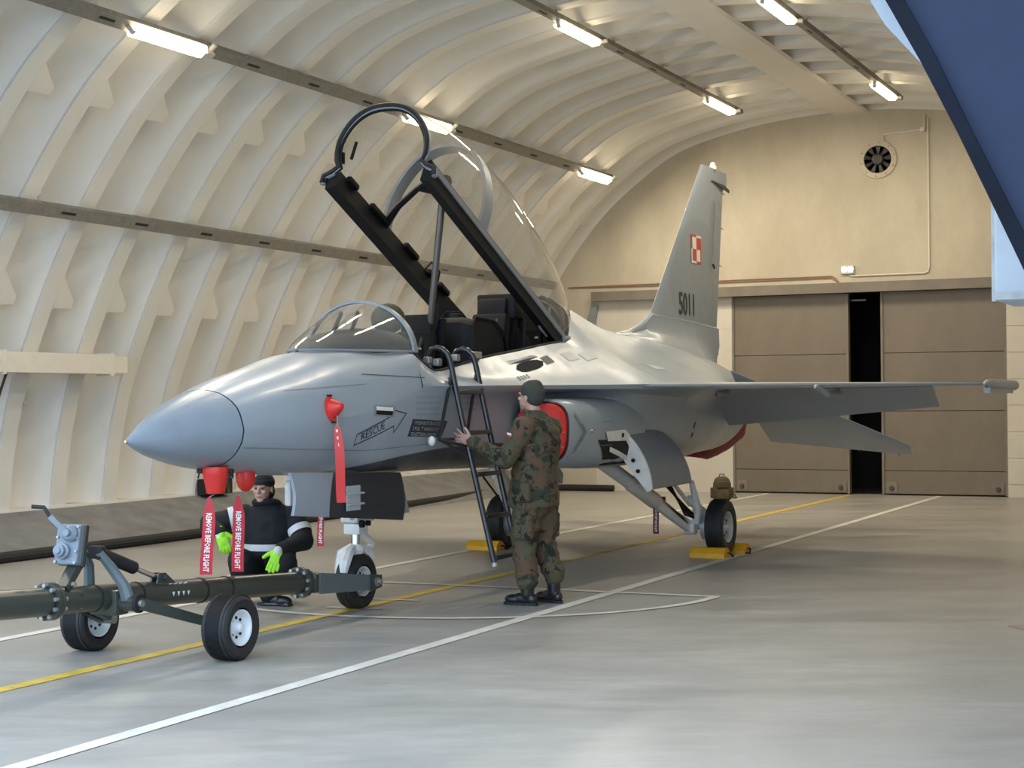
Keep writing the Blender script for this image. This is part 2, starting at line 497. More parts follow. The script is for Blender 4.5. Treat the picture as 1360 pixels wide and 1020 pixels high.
M['camo'] = m_camo()
M['skin'] = mat('skin', (0.52, 0.30, 0.22), 0.5, var=0.08, scale=20)
M['knit'] = mat('dark_green_knit', (0.050, 0.052, 0.040), 0.9, var=0.15, scale=60, bump=0.3, bscale=90)
M['boot'] = mat('black_boot_leather', (0.013, 0.013, 0.014), 0.35, var=0.2)
M['navy'] = mat('black_work_cloth', (0.0075, 0.008, 0.010), 0.85, var=0.2, scale=10, bump=0.4, bscale=16)
M['reflect'] = mat('silver_reflective_tape', (0.62, 0.62, 0.62), 0.4, var=0.05)
M['lime'] = mat('lime_glove', (0.32, 0.72, 0.03), 0.7, var=0.1, scale=30)
M['glove_grey'] = mat('glove_palm_white', (0.6, 0.6, 0.58), 0.75, var=0.1)
M['eye'] = mat('eye_dark', (0.05, 0.035, 0.03), 0.3, var=0)
M['lip'] = mat('lip', (0.42, 0.18, 0.15), 0.5, var=0)
M['pack'] = mat('olive_brown_cordura', (0.075, 0.058, 0.03), 0.85, var=0.35, scale=14, bump=0.4, bscale=40)
M['exit'] = emis('emergency_lamp_glow', (0.75, 1.0, 0.9), 3.0)
M['cream_metal'] = mat('cream_sheet_metal', (0.70, 0.65, 0.56), 0.45, var=0.05)
M['rust_wire'] = mat('red_brown_cable', (0.30, 0.15, 0.09), 0.6, var=0.1)
M['rust'] = mat('rusty_brown_bolt', (0.085, 0.06, 0.042), 0.7, var=0.3, scale=20)
M['wet'] = mat('wet_patch', (0.13, 0.125, 0.115), 0.06, var=0.1)
M['fan_dark'] = mat('fan_dark_metal', (0.045, 0.043, 0.04), 0.4, 0.5, var=0.15)
# ============================================================ THE SETTING
def struct(o, label, cat):
    return tag(o, label, cat, kind='structure')

# ---- floor
mb = MB(); mb.grid([[(x, y, 0) for x in (-40, -14, -6.8, 0.5, 30)] for y in (-35, 0, 6, 15, 28.6, 30.5)])
floor = struct(mb.build('floor', M['floor'], None, 0), 'grey sealed concrete floor of the hangar with painted guide lines', 'floor')

def strip(path, w, m, z=0.003, name='floor_line'):
    path = [V((*p, 0)) for p in path]; rows = []
    for i, p in enumerate(path):
        d = (path[min(i+1, len(path)-1)]-path[max(i-1, 0)]).normalized()
        nrm = V((-d.y, d.x, 0))
        rows.append([p+nrm*w/2+V((0, 0, z)), p-nrm*w/2+V((0, 0, z))])
    b = MB(); b.grid(rows)
    return b.build(name, m, floor, 0)
HD = 1.489
strip([(XC-0.03, -5), (XC-0.03, YB-0.1)], 0.12, M['yellow'], 0.003, 'yellow_guide_line')
strip([(XC+HD, -5), (XC+HD, YB-0.1)], 0.11, M['white_line'], 0.004, 'white_guide_line')
strip([(XC-HD, -5), (XC-HD, YB-0.1)], 0.11, M['white_line'], 0.004, 'white_guide_line')
strip([(XC-2.42, 13.39), (XC+2.45, 13.39)], 0.085, M['white_line'], 0.005, 'white_cross_line')
strip([(XC+2.42*math.cos(a), 13.39-2.25*math.sin(a)) for a in np.linspace(0, PI, 60)], 0.085, M['white_line'], 0.0055, 'white_arc_line')
strip([(XC-0.27, 12.17), (XC+0.20, 12.24)], 0.055, M['white_line'], 0.006, 'white_stop_mark')
strip([(XC-0.29, 11.57), (XC+0.19, 11.64)], 0.055, M['white_line'], 0.006, 'white_stop_mark')
# wet patch at the right edge of the view
_pts = []
for i in range(26):
    a = 2*PI*i/26
    r = 0.75*(1+0.18*math.sin(3*a+0.6)+0.14*math.sin(7*a)+0.06*math.sin(13*a))
    _pts.append((-1.0+r*1.0*math.cos(a), 12.25+r*0.9*math.sin(a), 0.002))
b = MB(); b.add(_pts, [tuple(range(26))]); b.build('wet_patch', M['wet'], floor, 0)

# ---- arch profile (crest of the ribs), half profile from the crown down
HALF = [(0, 6.65), (0.92, 6.60), (1.74, 6.50), (2.5, 6.34), (3.15, 6.13), (3.89, 5.66), (4.64, 5.03), (5.2, 4.36),
        (5.64, 3.72), (6.0, 3.08), (6.27, 2.5), (6.5, 1.95), (6.68, 1.28), (6.80, 0.40)]
hp = catmull(HALF, 34)
ARCH = [(-x, z) for x, z in hp[::-1]] + [(x, z) for x, z in hp[1:]]      # left foot -> right foot
ARCH = np.array(ARCH)
_t = np.gradient(ARCH, axis=0); _t /= np.linalg.norm(_t, axis=1)[:, None]
NRM = np.stack([-_t[:, 1], _t[:, 0]], axis=1)                            # outward
if NRM[len(NRM)//2][1] < 0: NRM = -NRM
def arch_pt(i, depth, y):
    return (XC+ARCH[i, 0]+NRM[i, 0]*depth, y, ARCH[i, 1]+NRM[i, 1]*depth)
def arch_at_z(z, side):
    zs = hp[:, 1]; i = int(np.argmin(abs(zs-z)))
    x = hp[i, 0]
    k = len(hp)-1-i if side < 0 else len(hp)-1+i
    return k
NA = len(ARCH)
PITCH_R, CREST = 0.975, 0.27
RIBS = [16.0+PITCH_R*k for k in range(-10, 13)]
# outer weather shell
b = MB(); b.grid([[arch_pt(i, 0.42, y) for i in range(NA)] for y in (YF, 12, 20, YB+0.1)])
ceiling = struct(b.build('ceiling', M['shell'], None, 60), 'cream ribbed steel arch vault forming walls and roof of the hangar', 'vault')

# crest strips
def rib_mesh():
    b = MB(); rows = []
    for i in range(NA):
        rows.append([arch_pt(i, 0.10, -CREST/2), arch_pt(i, 0, -CREST/2+0.012), arch_pt(i, 0, CREST/2-0.012), arch_pt(i, 0.10, CREST/2)])
    b.grid(rows)
    return b
VAL = [(0, 0.02), (0.04, 0.14), (0.12, 0.215), (0.25, 0.265), (0.42, 0.285), (0.6, 0.275), (0.76, 0.235), (0.88, 0.165), (0.955, 0.085), (1.0, 0.02)]
def bay_mesh():
    w = PITCH_R-CREST; b = MB(); rows = []
    for i in range(NA):
        rows.append([arch_pt(i, d, CREST/2+t*w) for t, d in VAL])
    b.grid(rows)
    return b
r0 = rib_mesh().build('rib', M['shell'], ceiling, 40)
b0 = bay_mesh().build('bay_panel', M['shell'], ceiling, 50)
def ledge_mesh(k, dirn, wy=0.36, hh=0.42, dep=0.25):
    """pocket plate closing a bay: flush with the crest at its foot, running out upwards"""
    st = dirn                                             # arch index step that goes upwards
    b = MB()
    y0 = CREST/2-0.01
    foot = ARCH[k]; n = NRM[k]
    up = ARCH[k+st]-foot; up = up/np.linalg.norm(up)
    def P(u, d, y): q = foot+up*u+n*d; return V((XC+q[0], y, q[1]))
    vs = [P(0, 0.0, y0), P(0, 0.03, y0+wy), P(0, dep, y0+wy), P(0, dep, y0),
          P(0.10, 0.0, y0), P(0.10, 0.03, y0+wy),
          P(hh, 0.004, y0), P(hh, 0.03, y0+0.02), P(hh, dep, y0), P(0.10, dep, y0+wy)]
    b.add(vs, [(0, 3, 2, 1), (0, 1, 5, 4), (4, 5, 7, 6), (1, 2, 9, 5), (5, 9, 7), (6, 7, 8), (0, 4, 6, 8, 3), (3, 8, 7, 9, 2)])
    return b
ledges = []
for z in (2.74, 4.78):
    for side in (-1, 1):
        k = arch_at_z(z, side)
        ledges.append(ledge_mesh(k, 1 if side < 0 else -1, hh=0.42 if z < 4 else 0.36).build('ledge', M['shell'], ceiling, 20))
def bolt_proto(side, z):
    k = arch_at_z(z, side); b = MB(); p = V(arch_pt(k, 0.27, 0.45)); n = V((NRM[k, 0], 0, NRM[k, 1]))
    b.cyl(p+n*0.02, p-n*0.03, 0.035, 0.03, 6)
    return b.build('bolt_head', M['shell'], ceiling, 20)
bolts = [bolt_proto(-1, z) for z in (1.75, 3.95, 5.8)]
protos = [r0, b0]+ledges+bolts
for j, y in enumerate(RIBS):
    for o in protos:
        if o is not r0 and y+PITCH_R > YB+0.2: continue
        if j == 0: c = o
        else:
            c = o.copy(); COL.objects.link(c); c.parent = ceiling
        c.location = (0, y, 0)
# flat ridge strip along the crown
b = MB(); kk = NA//2
ys = [YF+0.3, 14, 21, YB]
rows = []
for dx, dz in ((-0.33, 0.02), (-0.29, -0.02), (0.29, -0.02), (0.33, 0.02)):
    z0 = np.interp(abs(dx), hp[:, 0], hp[:, 1])
    rows.append([(XC+dx, y, z0+dz-0.01) for y in ys])
b.grid(rows); b.build('ridge_plate', M['shell'], ceiling, 20)

# ---- kerbs
for side in (-1, 1):
    b = MB()
    poly = [(XC+side*(5.62 if side < 0 else 6.62), 0.0), (XC+side*6.74, 0.40), (XC+side*6.82, 0.415), (XC+side*7.2, 0.42), (XC+side*7.2, 0.0)]
    b.prism([(x, YF+0.2, z) for x, z in poly], (0, YB-YF-0.2, 0))
    o = b.build('baseboard_left' if side < 0 else 'baseboard_right', M['plinth'], None, 20)
    b = MB(); b.box((XC+side*7.02, (YF+YB)/2, 0.40), (0.5, YB-YF-0.3, 0.05)); b.build('foot_plate', M['shell'], o, 0)
    struct(o, 'sloping grey concrete kerb along the %s foot of the arch' % ('left' if side < 0 else 'right'), 'kerb')

# ---- back wall with the door opening
DX0, DG0, DG1, DX1, DZ = -8.95, -6.85, -6.29, -4.19, 3.50
def wall_under_arch(x0, x1, z0, y):
    """strip of the end wall from z0 up to the arch"""
    xs = np.linspace(x0, x1, 24)
    top = [np.interp(abs(x-XC), hp[:, 0], hp[:, 1])+0.35 if abs(x-XC) < hp[-1, 0] else 0.4 for x in xs]
    return [(x, y, z0) for x in xs], [(x, y, max(t, z0+0.01)) for x, t in zip(xs, top)]
b = MB()
for x0, x1, z0 in ((XC-7.1, -11.58, 0), (-11.58, -4.19, DZ+0.14), (-4.19, XC+7.1, 0)):
    lo, hi = wall_under_arch(x0, x1, z0, YB)
    b.grid([lo, hi])
back = struct(b.build('wall_back', M['back'], None, 0), 'cream end wall of the hangar closing the arch behind the jet', 'wall')
b = MB(); b.box(((-11.7+DX0)/2, YB+0.06, DZ/2+0.07), (DX0+11.7, 0.1, DZ+0.14)); b.build('masonry_panel', M['white_brick'], back, 0)
b = MB()
for k in range(9):
    b = MB(); b.box((-9.6, YB+0.012, 0.35+0.37*k), (1.3, 0.01, 0.02)); b.build('board_mark', M['white_brick'], back, 0)
b = MB(); b.box((-1.9, YB-0.015, 1.9), (4.55, 0.03, 3.8)); b.build('masonry_panel', M['white_brick'], back, 0)
for k in range(8):
    b = MB(); b.box((-3.6, YB-0.034, 0.42+0.44*k), (1.15, 0.012, 0.4)); b.build('masonry_course', M['white_brick'], back, 0)
b = MB(); b.box((-7.88, YB-0.06, DZ+0.085), (7.42, 0.22, 0.17)); b.box((-7.88, YB-0.165, DZ+0.012), (7.42, 0.03, 0.03))
struct(b.build('trim_1', M['beam'], None, 0), 'long taupe steel beam above the sliding doors', 'beam')
# tapered stop plate under the beam's left end
b = MB(); b.prism([(-11.63, YB-0.08, 3.43), (-11.50, YB-0.08, 3.43), (-11.60, YB-0.08, 2.85), (-11.80, YB-0.08, 2.83)], (0, 0.06, 0))
tag(b.build('stop_plate', M['jet_frame'], None, 0), 'grey tapered steel plate below the left end of the door beam', 'plate')

def slide_door(name, x0, x1, label):
    d = thing(name, ((x0+x1)/2, YB+0.1, 0), label, 'door'); d['kind'] = 'structure'
    zs = [0.02, 0.42, 1.44, 2.44, DZ]
    for a, c in zip(zs[:-1], zs[1:]):
        b = MB(); b.bbox(((x0+x1)/2, YB+0.1, (a+c)/2), (x1-x0, 0.12, c-a-0.008), 0.006)
        b.build('door_panel', M['door'], d, 20)
    b = MB(); b.box((x0+0.02, YB+0.03, DZ/2), (0.04, 0.03, DZ-0.02)); b.box((x1-0.02, YB+0.03, DZ/2), (0.04, 0.03, DZ-0.02))
    b.build('edge_angle', M['beam'], d, 0)
    for x in (x0+0.16, x1-0.16):
        b = MB(); b.box((x, YB+0.035, 0.13), (0.2, 0.02, 0.2)); bp = b.build('corner_plate', M['beam'], d, 0)
        b = MB(); b.cyl((x, YB+0.03, 0.12), (x, YB-0.01, 0.12), 0.045, 0.035, 12); b.build('pivot_bolt', M['rust'], d)
    return d
slide_door('door_1', DX0, DG0, 'left leaf of the brown steel sliding door, beside the white wall')
slide_door('door_2', DG1, DX1, 'right leaf of the brown steel sliding door, right of the dark gap')
# dark room behind the gap
b = MB()
b.box((-6.6, YB+2.2, 1.9), (7, 0.1, 4)); b.box((-9.1, YB+1.2, 1.9), (0.1, 2.3, 4)); b.box((-4.0, YB+1.2, 1.9), (0.1, 2.3, 4)); b.box((-6.6, YB+1.15, 3.60), (7, 2.3, 0.1)); b.box((-6.6, YB+1.3, 0.004), (5.2, 2.0, 0.006))
struct(b.build('wall_store', M['void'], None, 0), 'dark unlit passage seen through the gap between the sliding doors', 'wall')
b = MB(); b.box((-6.72, YB+0.25, 3.38), (0.26, 0.05, 0.03)); tag(b.build('track_bracket', M['galv_dark'], None, 0), 'small grey steel track bracket at the top of the dark door gap', 'bracket')

# ---- blue front portal
b = MB(); inner = []; outer = []
OFFI = 0.44
for i in range(NA):
    inner.append((XC+ARCH[i, 0]-NRM[i, 0]*OFFI, ARCH[i, 1]-NRM[i, 1]*OFFI))
for i in range(NA):
    outer.append((XC+ARCH[i, 0]+NRM[i, 0]*3.2, max(0, ARCH[i, 1]+NRM[i, 1]*3.2)))
inner[0] = (inner[0][0], 0); inner[-1] = (inner[-1][0], 0)
in2 = [(XC+(x-XC)*1.006, z*1.006) for x, z in inner]
b.grid([[(x, YF, z) for x, z in in2], [(x, YF, z) for x, z in outer]])
b.grid([[(x, YF+0.12, z) for x, z in in2], [(x, YF+0.12, z) for x, z in outer]])
portal = struct(b.build('wall_front', M['blue'], None, 40), 'dark blue steel portal framing the arched hangar entrance, upper right', 'wall')
b = MB(); rows = []
for k, (x, z) in enumerate(inner):
    nx, nz = NRM[k]
    w = 0.052+0.006*math.sin(k*1.7)
    rows.append([(x, YF-0.03, z), (x+nx*w, YF-0.045, z+nz*w), (x+nx*w, YF+0.12, z+nz*w), (x, YF+0.12, z)])
b.grid(rows, cv=True); b.build('edge_seal', M['blue_edge'], portal, 40)
b = MB(); rows = []
for k, (x, z) in enumerate(inner):
    nx, nz = NRM[k]
    e = 0.075*min(1, max(0, (z-2.82)/0.3))
    rows.append([(x-nx*e, YF+0.35, z-nz*e), (x-nx*e, YF+0.43, z-nz*e), (x+nx*0.7, YF+0.43, z+nz*0.7), (x+nx*0.7, YF+0.35, z+nz*0.7)])
b.grid(rows, cv=True); b.build('inner_frame', M['pale_blue'], portal, 40)
b = MB(); b.bbox((-0.93, 7.5, 2.5), (0.36, 0.5, 0.86), 0.01)
hb = thing('door_motor_box', (-0.93, 7.5, 2.07), 'pale blue steel housing hung inside the right edge of the blue portal', 'housing')
b.build('casing', M['pale_blue'], hb, 20)
b = MB(); b.box((-1.115, 7.28, 2.5), (0.02, 0.03, 0.86)); b.box((-0.93, 7.245, 2.09), (0.36, 0.02, 0.03)); b.build('corner_angle', M['galv'], hb, 0)
b = MB(); b.box((-0.45, 7.5, 2.9), (0.65, 0.06, 0.06)); b.build('wall_bracket', M['galv'], hb, 0)

# ---- cable trays with lamps
def tray_pos(rel, drop):
    z = np.interp(abs(rel), hp[:, 0], hp[:, 1])
    i = int(np.argmin(abs(hp[:, 0]-abs(rel))))
    k = len(hp)-1+i if rel > 0 else len(hp)-1-i
    n = NRM[k]
    return XC+rel-n[0]*drop, z-n[1]*drop, n
def tray(x, z, n, y0, y1, label, width=0.14):
    t = thing('cable_tray', (x, (y0+y1)/2, z), label, 'cable tray', 'steel cable trays along the vault')
    nv = V((n[0], 0, n[1])); tv = V((n[1], 0, -n[0]))
    b = MB(); c = V((x, 0, z))
    prof = [c-tv*width/2-nv*0.03, c-tv*width/2+nv*0.03, c+tv*width/2+nv*0.03, c+tv*width/2-nv*0.03]
    prof2 = [p+q for p, q in zip(prof, (tv*0.008-nv*0, tv*0.008-nv*0.008, -tv*0.008-nv*0.008, -tv*0.008))]
    loop = prof+prof2[::-1]
    b.grid([[(p.x, y0, p.z) for p in loop], [(p.x, y1, p.z) for p in loop]], cv=True)
    b.build('channel', M['galv_dark'], t, 20)
    b = MB(); y = y0+0.4
    while y < y1:
        p = c-nv*0.01; b.box((p.x, y, p.z), (width*1.05, 0.03, 0.02), Matrix.Rotation(math.atan2(tv.z, tv.x)*-1, 3, 'Y'))
        y += 0.8
    tag(b.build('clip', M['galv'], t, 0), kind='stuff')
    b = MB(); b.bar(c-nv*0.034+V((0, y0, 0)), c-nv*0.034+V((0, y1, 0)), width*0.97, 0.006, up=nv) if False else b.bar(c-nv*0.034+V((0, y0, 0)), c-nv*0.034+V((0, y1, 0)), width*0.97, 0.006, up=nv); b.build('tray_bottom', M['tray'], t, 0)
    b = MB(); y = y0+0.3
    while y < y1-0.3:
        q = c-nv*0.0375
        b.box((q.x, y, q.z), (width*0.22, 0.24, 0.002), Matrix.Rotation(math.atan2(tv.z, tv.x)*-1, 3, 'Y')); y += 1.3
    tag(b.build('slot', M['black'], t, 0), kind='stuff')
    b = MB(); y = y0+0.75
    while y < y1:
        b.cyl(c+V((0, y, 0)), c+V((0, y, 0))+nv*0.16, 0.012, 0.012, 6); y += PITCH_R*2
    tag(b.build('hanger', M['galv'], t), kind='stuff')
    for k in (-1, 1):
        b = MB(); b.tube([c+tv*0.03*k+V((0, y, 0))+nv*0.015+V((0, 0, 0.004*math.sin(y*3+k))) for y in np.linspace(y0, y1, 14)], 0.014, 6)
        b.build('cable', M['black'], t)
    return t
def strip_lamp(x, z, n, yc, label, L=1.25):
    lp = thing('strip_lamp', (x, yc, z), label, 'lamp', 'strip lamps under the cable trays')
    nv = V((n[0], 0, n[1])); tv = V((n[1], 0, -n[0]))
    c = V((x, yc, z))-nv*0.075
    b = MB()
    def ring(y, w, h0, h1):
        return [c+V((0, y, 0))+tv*a+nv*bb for a, bb in ((-w, h1), (-w, h0*0.3), (-w*0.6, h0), (w*0.6, h0), (w, h0*0.3), (w, h1))]
    b.grid([ring(-L/2, 0.06, -0.03, 0.01), ring(-L/2+0.03, 0.082, -0.05, 0.01), ring(L/2-0.03, 0.082, -0.05, 0.01), ring(L/2, 0.06, -0.03, 0.01)], cv=True)
    n0 = len(b.v); b.f.append((0, 1, 2, 3, 4, 5)); b.mi.append(0); b.f.append(tuple(range(n0-1, n0-7, -1))); b.mi.append(0)
    b.build('diffuser', M['lamp'], lp, 30)
    b = MB(); b.bar(c+nv*0.035+V((0, -L/2-0.02, 0)), c+nv*0.035+V((0, L/2+0.02, 0)), 0.17, 0.05, up=tv); b.build('housing', M['lamp_body'], lp, 20)
    b = MB()
    b.bar(c+nv*0.015+V((0, L/2+0.02, 0)), c+nv*0.015+V((0, L/2+0.16, 0)), 0.10, 0.07, up=tv)
    b.build('end_box', M['lamp_body'], lp, 20)
    b = MB(); b.cyl(c+nv*0.02+V((0, L/2+0.1, 0)), c+nv*0.02+V((0, L/2+0.1, 0))+tv*0.12, 0.03, 0.03, 8); b.build('cable_gland', M['lamp_body'], lp)
    li = bpy.data.lights.new('lamp_light', 'AREA'); li.shape = 'RECTANGLE'; li.size = 0.16; li.size_y = L
    li.energy = LAMP_W; li.color = (1.0, 0.885, 0.69); li.spread = PI
    lo = bpy.data.objects.new('lamp_light', li); COL.objects.link(lo); lo.parent = lp
    zax = nv                                               # light shines along its -Z
    rot = Matrix((tv, V((0, 1, 0)), zax)).transposed()
    if rot.determinant() < 0: rot = Matrix((-tv, V((0, 1, 0)), zax)).transposed()
    lo.matrix_local = Matrix.Translation(-nv*0.14) @ rot.to_4x4()
    return lp
TR = {}
for key, rel, y0, y1, lab in (('a', -3.93, YF+0.5, 27.1, 'upper left cable tray passing behind the open canopy'),
                               ('b', -1.40, YF+0.5, 26.6, 'cable tray left of the crown plate carrying lamps'),
                               ('c', 1.27, YF+0.5, 26.6, 'cable tray right of the crown plate with two lamps in view'),
                               ('d', -5.55, YF+0.5, 28.2, 'lower left cable tray without lamps, above the jet nose')):
    x, z, n = tray_pos(rel, 0.10); TR[key] = (x, z, n)
    tray(x, z, n, y0, y1, lab, 0.15 if key in 'ad' else 0.12)
x, z, n = tray_pos(3.93, 0.10); TR['e'] = (x, z, n)
for key, yc, lab in (('a', 14.27, 'lit strip lamp at the upper left, nearest on the upper left tray'),
                     ('a', 20.1, 'lit strip lamp seen through the raised canopy glass'),
                     ('a', 26.2, 'lit strip lamp nearest the back wall on the left tray'),
                     ('b', 19.6, 'lit strip lamp at top centre left of the crown plate'),
                     ('b', 25.5, 'lit strip lamp above the tail fin, left of the crown plate'),
                     ('c', 19.6, 'lit strip lamp at the top edge, right of the crown plate'),
                     ('c', 25.5, 'lit strip lamp above the extractor fan near the blue portal')):
    strip_lamp(*TR[key], yc, lab)
for key, yc, lab in (('b', 13.7, 'lit strip lamp above the cockpit on the tray left of the crown plate'), ('c', 13.7, 'lit strip lamp above the near wing on the tray right of the crown plate'), ('a', 8.4, 'lit strip lamp nearest the entrance on the upper left tray')):  # lamps out of view, added to light the interior
    strip_lamp(*TR[key], yc, lab)

# ---- cream duct on the left wall
dct = thing('wall_duct', (-13.02, 14.8, 2.15), 'cream sheet metal duct fixed across the ribs at the left edge', 'duct')
b = MB(); b.bbox((-13.02, 14.5, 2.15), (0.2, 3.6, 0.235), 0.006); b.build('casing', M['cream_metal'], dct, 20)
for y in (16.22, 14.35):
    b = MB(); b.box((-13.02, y, 2.15), (0.225, 0.05, 0.275)); b.build('joint_strap', M['cream_metal'], dct, 0)
b = MB(); b.bbox((-13.03, 16.42, 2.15), (0.18, 0.26, 0.21), 0.006); b.build('end_cap', M['cream_metal'], dct, 20)
b = MB(); b.tube([(-12.98, 14.45, 2.03), (-12.98, 14.34, 1.8), (-13.0, 14.2, 1.4), (-13.05, 14.1, 0.9), (-13.1, 14.05, 0.45)], 0.016, 6)
b.build('drop_cable', M['black'], dct)

# ---- hose along the kerb
b = MB()
hose = [(-12.25, 6.5), (-12.25, 13.5), (-12.22, 17.0), (-12.38, 21), (-12.55, 24), (-12.72, 27.2), (-12.62, 27.9), (-12.3, 28.25), (-11.9, 28.3), (-11.15, 28.3)]
hc = catmull([(*p, 0.06) for p in hose], 60); b.tube([tuple(p) for p in hc], 0.06, 10)
tag(b.build('floor_hose', M['black'], None), 'thick black hose lying along the foot of the left wall', 'hose')

# ---- case on the kerb
cs = thing('equipment_case', (-13.45, 19.1, 0.41), 'black case with tan stripes on the kerb behind the red nose cover', 'case')
b = MB(); b.bbox((-13.45, 19.1, 0.52), (0.16, 0.62, 0.22), 0.01); b.build('body', M['black'], cs, 20)
for y in (19.08, 19.27):
    b = MB(); b.prism([(-13.365, y, 0.42), (-13.365, y+0.07, 0.42), (-13.365, y-0.0, 0.62), (-13.365, y-0.07, 0.62)], (0.006, 0, 0)); b.build('stripe', M['pack'], cs, 0)

# ---- extractor fan
fx, fz = -6.30, 5.78
fn = thing('extractor_fan', (fx, YB, fz), 'round dark extractor fan set high in the cream back wall', 'fan')
b = MB(); b.lathe([(0.235, -0.005), (0.235, 0.03), (0.25, 0.04), (0.325, 0.03), (0.33, 0.0)], (fx, YB, fz), (0, -1, 0), 40); b.build('mounting_ring', M['back'], fn)
b = MB(); b.lathe([(0.0, 0.008), (0.235, 0.008)], (fx, YB, fz), (0, -1, 0), 40); b.build('duct_opening', M['void'], fn)
for k in range(9):
    a = 2*PI*k/9; b = MB()
    def fp(r, t, y): return (fx+r*math.cos(t), YB-y, fz+r*math.sin(t))
    b.prism([fp(0.09, a, 0.015), fp(0.225, a-0.06, 0.012), fp(0.225, a+0.3, 0.03), fp(0.09, a+0.42, 0.035)], (0, -0.006, 0)); b.build('blade', M['fan_dark'], fn, 0)
b = MB(); b.lathe([(0.10, 0.015), (0.10, 0.06), (0.085, 0.075), (0.05, 0.08), (0.0, 0.082)], (fx, YB, fz), (0, -1, 0), 24); b.build('motor_hub', M['fan_dark'], fn)
for k in range(10):
    a = 2*PI*k/10+0.2; b = MB(); p = V((fx+0.29*math.cos(a), YB-0.03, fz+0.29*math.sin(a))); b.cyl(p, p+V((0, -0.015, 0)), 0.012, 0.012, 6); b.build('bolt', M['rust_wire'], fn)

# ---- emergency lamp and cables
ex = thing('emergency_lamp', (-6.84, YB, 3.90), 'small emergency light with two pale green glowing discs above the doors', 'lamp')
b = MB(); b.bbox((-6.84, YB-0.03, 3.90), (0.23, 0.06, 0.15), 0.01); b.build('case', M['lamp_body'], ex, 20)
for dx in (-0.055, 0.055):
    b = MB(); b.cyl((-6.84+dx, YB-0.06, 3.905), (-6.84+dx, YB-0.075, 3.905), 0.05, 0.045, 16); b.build('lens', M['exit'], ex)
def wire(name, pts, r, m, label):
    b = MB(); b.tube(pts, r, 6); return tag(b.build(name, m, None), label, 'cable')
yw = YB-0.02
wire('wall_conduit', [(-6.82, yw, 3.82), (-6.78, yw, 3.79), (-5.52, yw, 3.79), (-5.46, yw, 3.82), (-5.44, yw, 3.9), (-5.44, yw, 6.42)], 0.014, M['cream_metal'], 'thin conduit running right from the emergency light then up the wall')
wire('fan_conduit', [(-6.2, yw, 6.03), (-6.2, yw, 6.2), (-5.52, yw, 6.24), (-5.50, yw, 6.26), (-5.50, yw, 6.5)], 0.014, M['cream_metal'], 'short conduit from the extractor fan up to a junction box')
b = MB(); b.bbox((-5.53, YB-0.03, 6.24), (0.08, 0.06, 0.08), 0.008); tag(b.build('junction_box', M['cream_metal'], None, 20), 'small cream junction box up right of the extractor fan', 'box')
wire('red_cable', [(-7.0, yw, 3.68), (-7.05, yw, 3.76), (-7.12, yw, 3.80), (-8.5, yw, 3.80), (-10.5, yw, 3.79), (-12.1, yw, 3.78)], 0.008, M['rust_wire'], 'upper of two thin red-brown cables along the back wall')
wire('red_cable', [(-7.0, yw, 3.67), (-7.06, yw, 3.73), (-7.14, yw, 3.77), (-8.5, yw, 3.765), (-10.5, yw, 3.755), (-12.1, yw, 3.77)], 0.008, M['rust_wire'], 'lower of two thin red-brown cables along the back wall')
b = MB(); b.bbox((-10.75, YB-0.1, 0.09), (0.07, 0.07, 0.18), 0.01); tag(b.build('hose_post', M['plinth'], None, 20), 'short grey post at the end of the black hose by the back wall', 'post')
# ============================================================ THE JET
jet = thing('fighter_jet', (XC, Y0, 0), 'grey two-seat fighter jet with raised canopy parked in the hangar, tail number 5011', 'aircraft')
def J(s, l, z): return V((XC+l, Y0+s, z))

NU, NL = 10, 16
def ellq(w, zt, zb, zw, nu=2.0, nl=2.0):
    up = []; lo = []
    for a in np.linspace(PI/2, 0, 4):
        up.append((w*abs(math.cos(a))**(2/nu), zw+(zt-zw)*abs(math.sin(a))**(2/nu)))
    for a in np.linspace(0, PI/2, 6):
        lo.append((w*abs(math.cos(a))**(2/nl), zw-(zw-zb)*abs(math.sin(a))**(2/nl)))
    return up, lo
ST = []                                           # (s, upper 4 points, lower 6 points)
def st(s, up, lo): ST.append((s, up, lo))
st(0.0, *ellq(0.004, 1.424, 1.416, 1.42))
st(0.03, *ellq(0.025, 1.447, 1.397, 1.421))
st(0.10, *ellq(0.062, 1.487, 1.365, 1.423))
st(0.26, *ellq(0.142, 1.570, 1.312, 1.435))
st(0.59, *ellq(0.282, 1.700, 1.238, 1.465))
st(0.80, *ellq(0.360, 1.762, 1.207, 1.485))
st(1.12, *ellq(0.430, 1.852, 1.175, 1.510))
st(1.60, *ellq(0.500, 1.955, 1.135, 1.54, 2.1, 2.2))
st(2.05, *ellq(0.545, 2.050, 1.115, 1.57, 2.3, 2.3))
st(2.45, [(0, 2.068), (0.30, 2.05), (0.50, 1.90), (0.575, 1.66)], [(0.575, 1.63), (0.57, 1.50), (0.545, 1.36), (0.47, 1.21), (0.30, 1.12), (0, 1.10)])
st(2.95, [(0, 2.075), (0.34, 2.072), (0.505, 2.045), (0.592, 1.79)], [(0.592, 1.765), (0.585, 1.60), (0.56, 1.40), (0.48, 1.20), (0.30, 1.11), (0, 1.09)])
NOSE_N = len(ST)
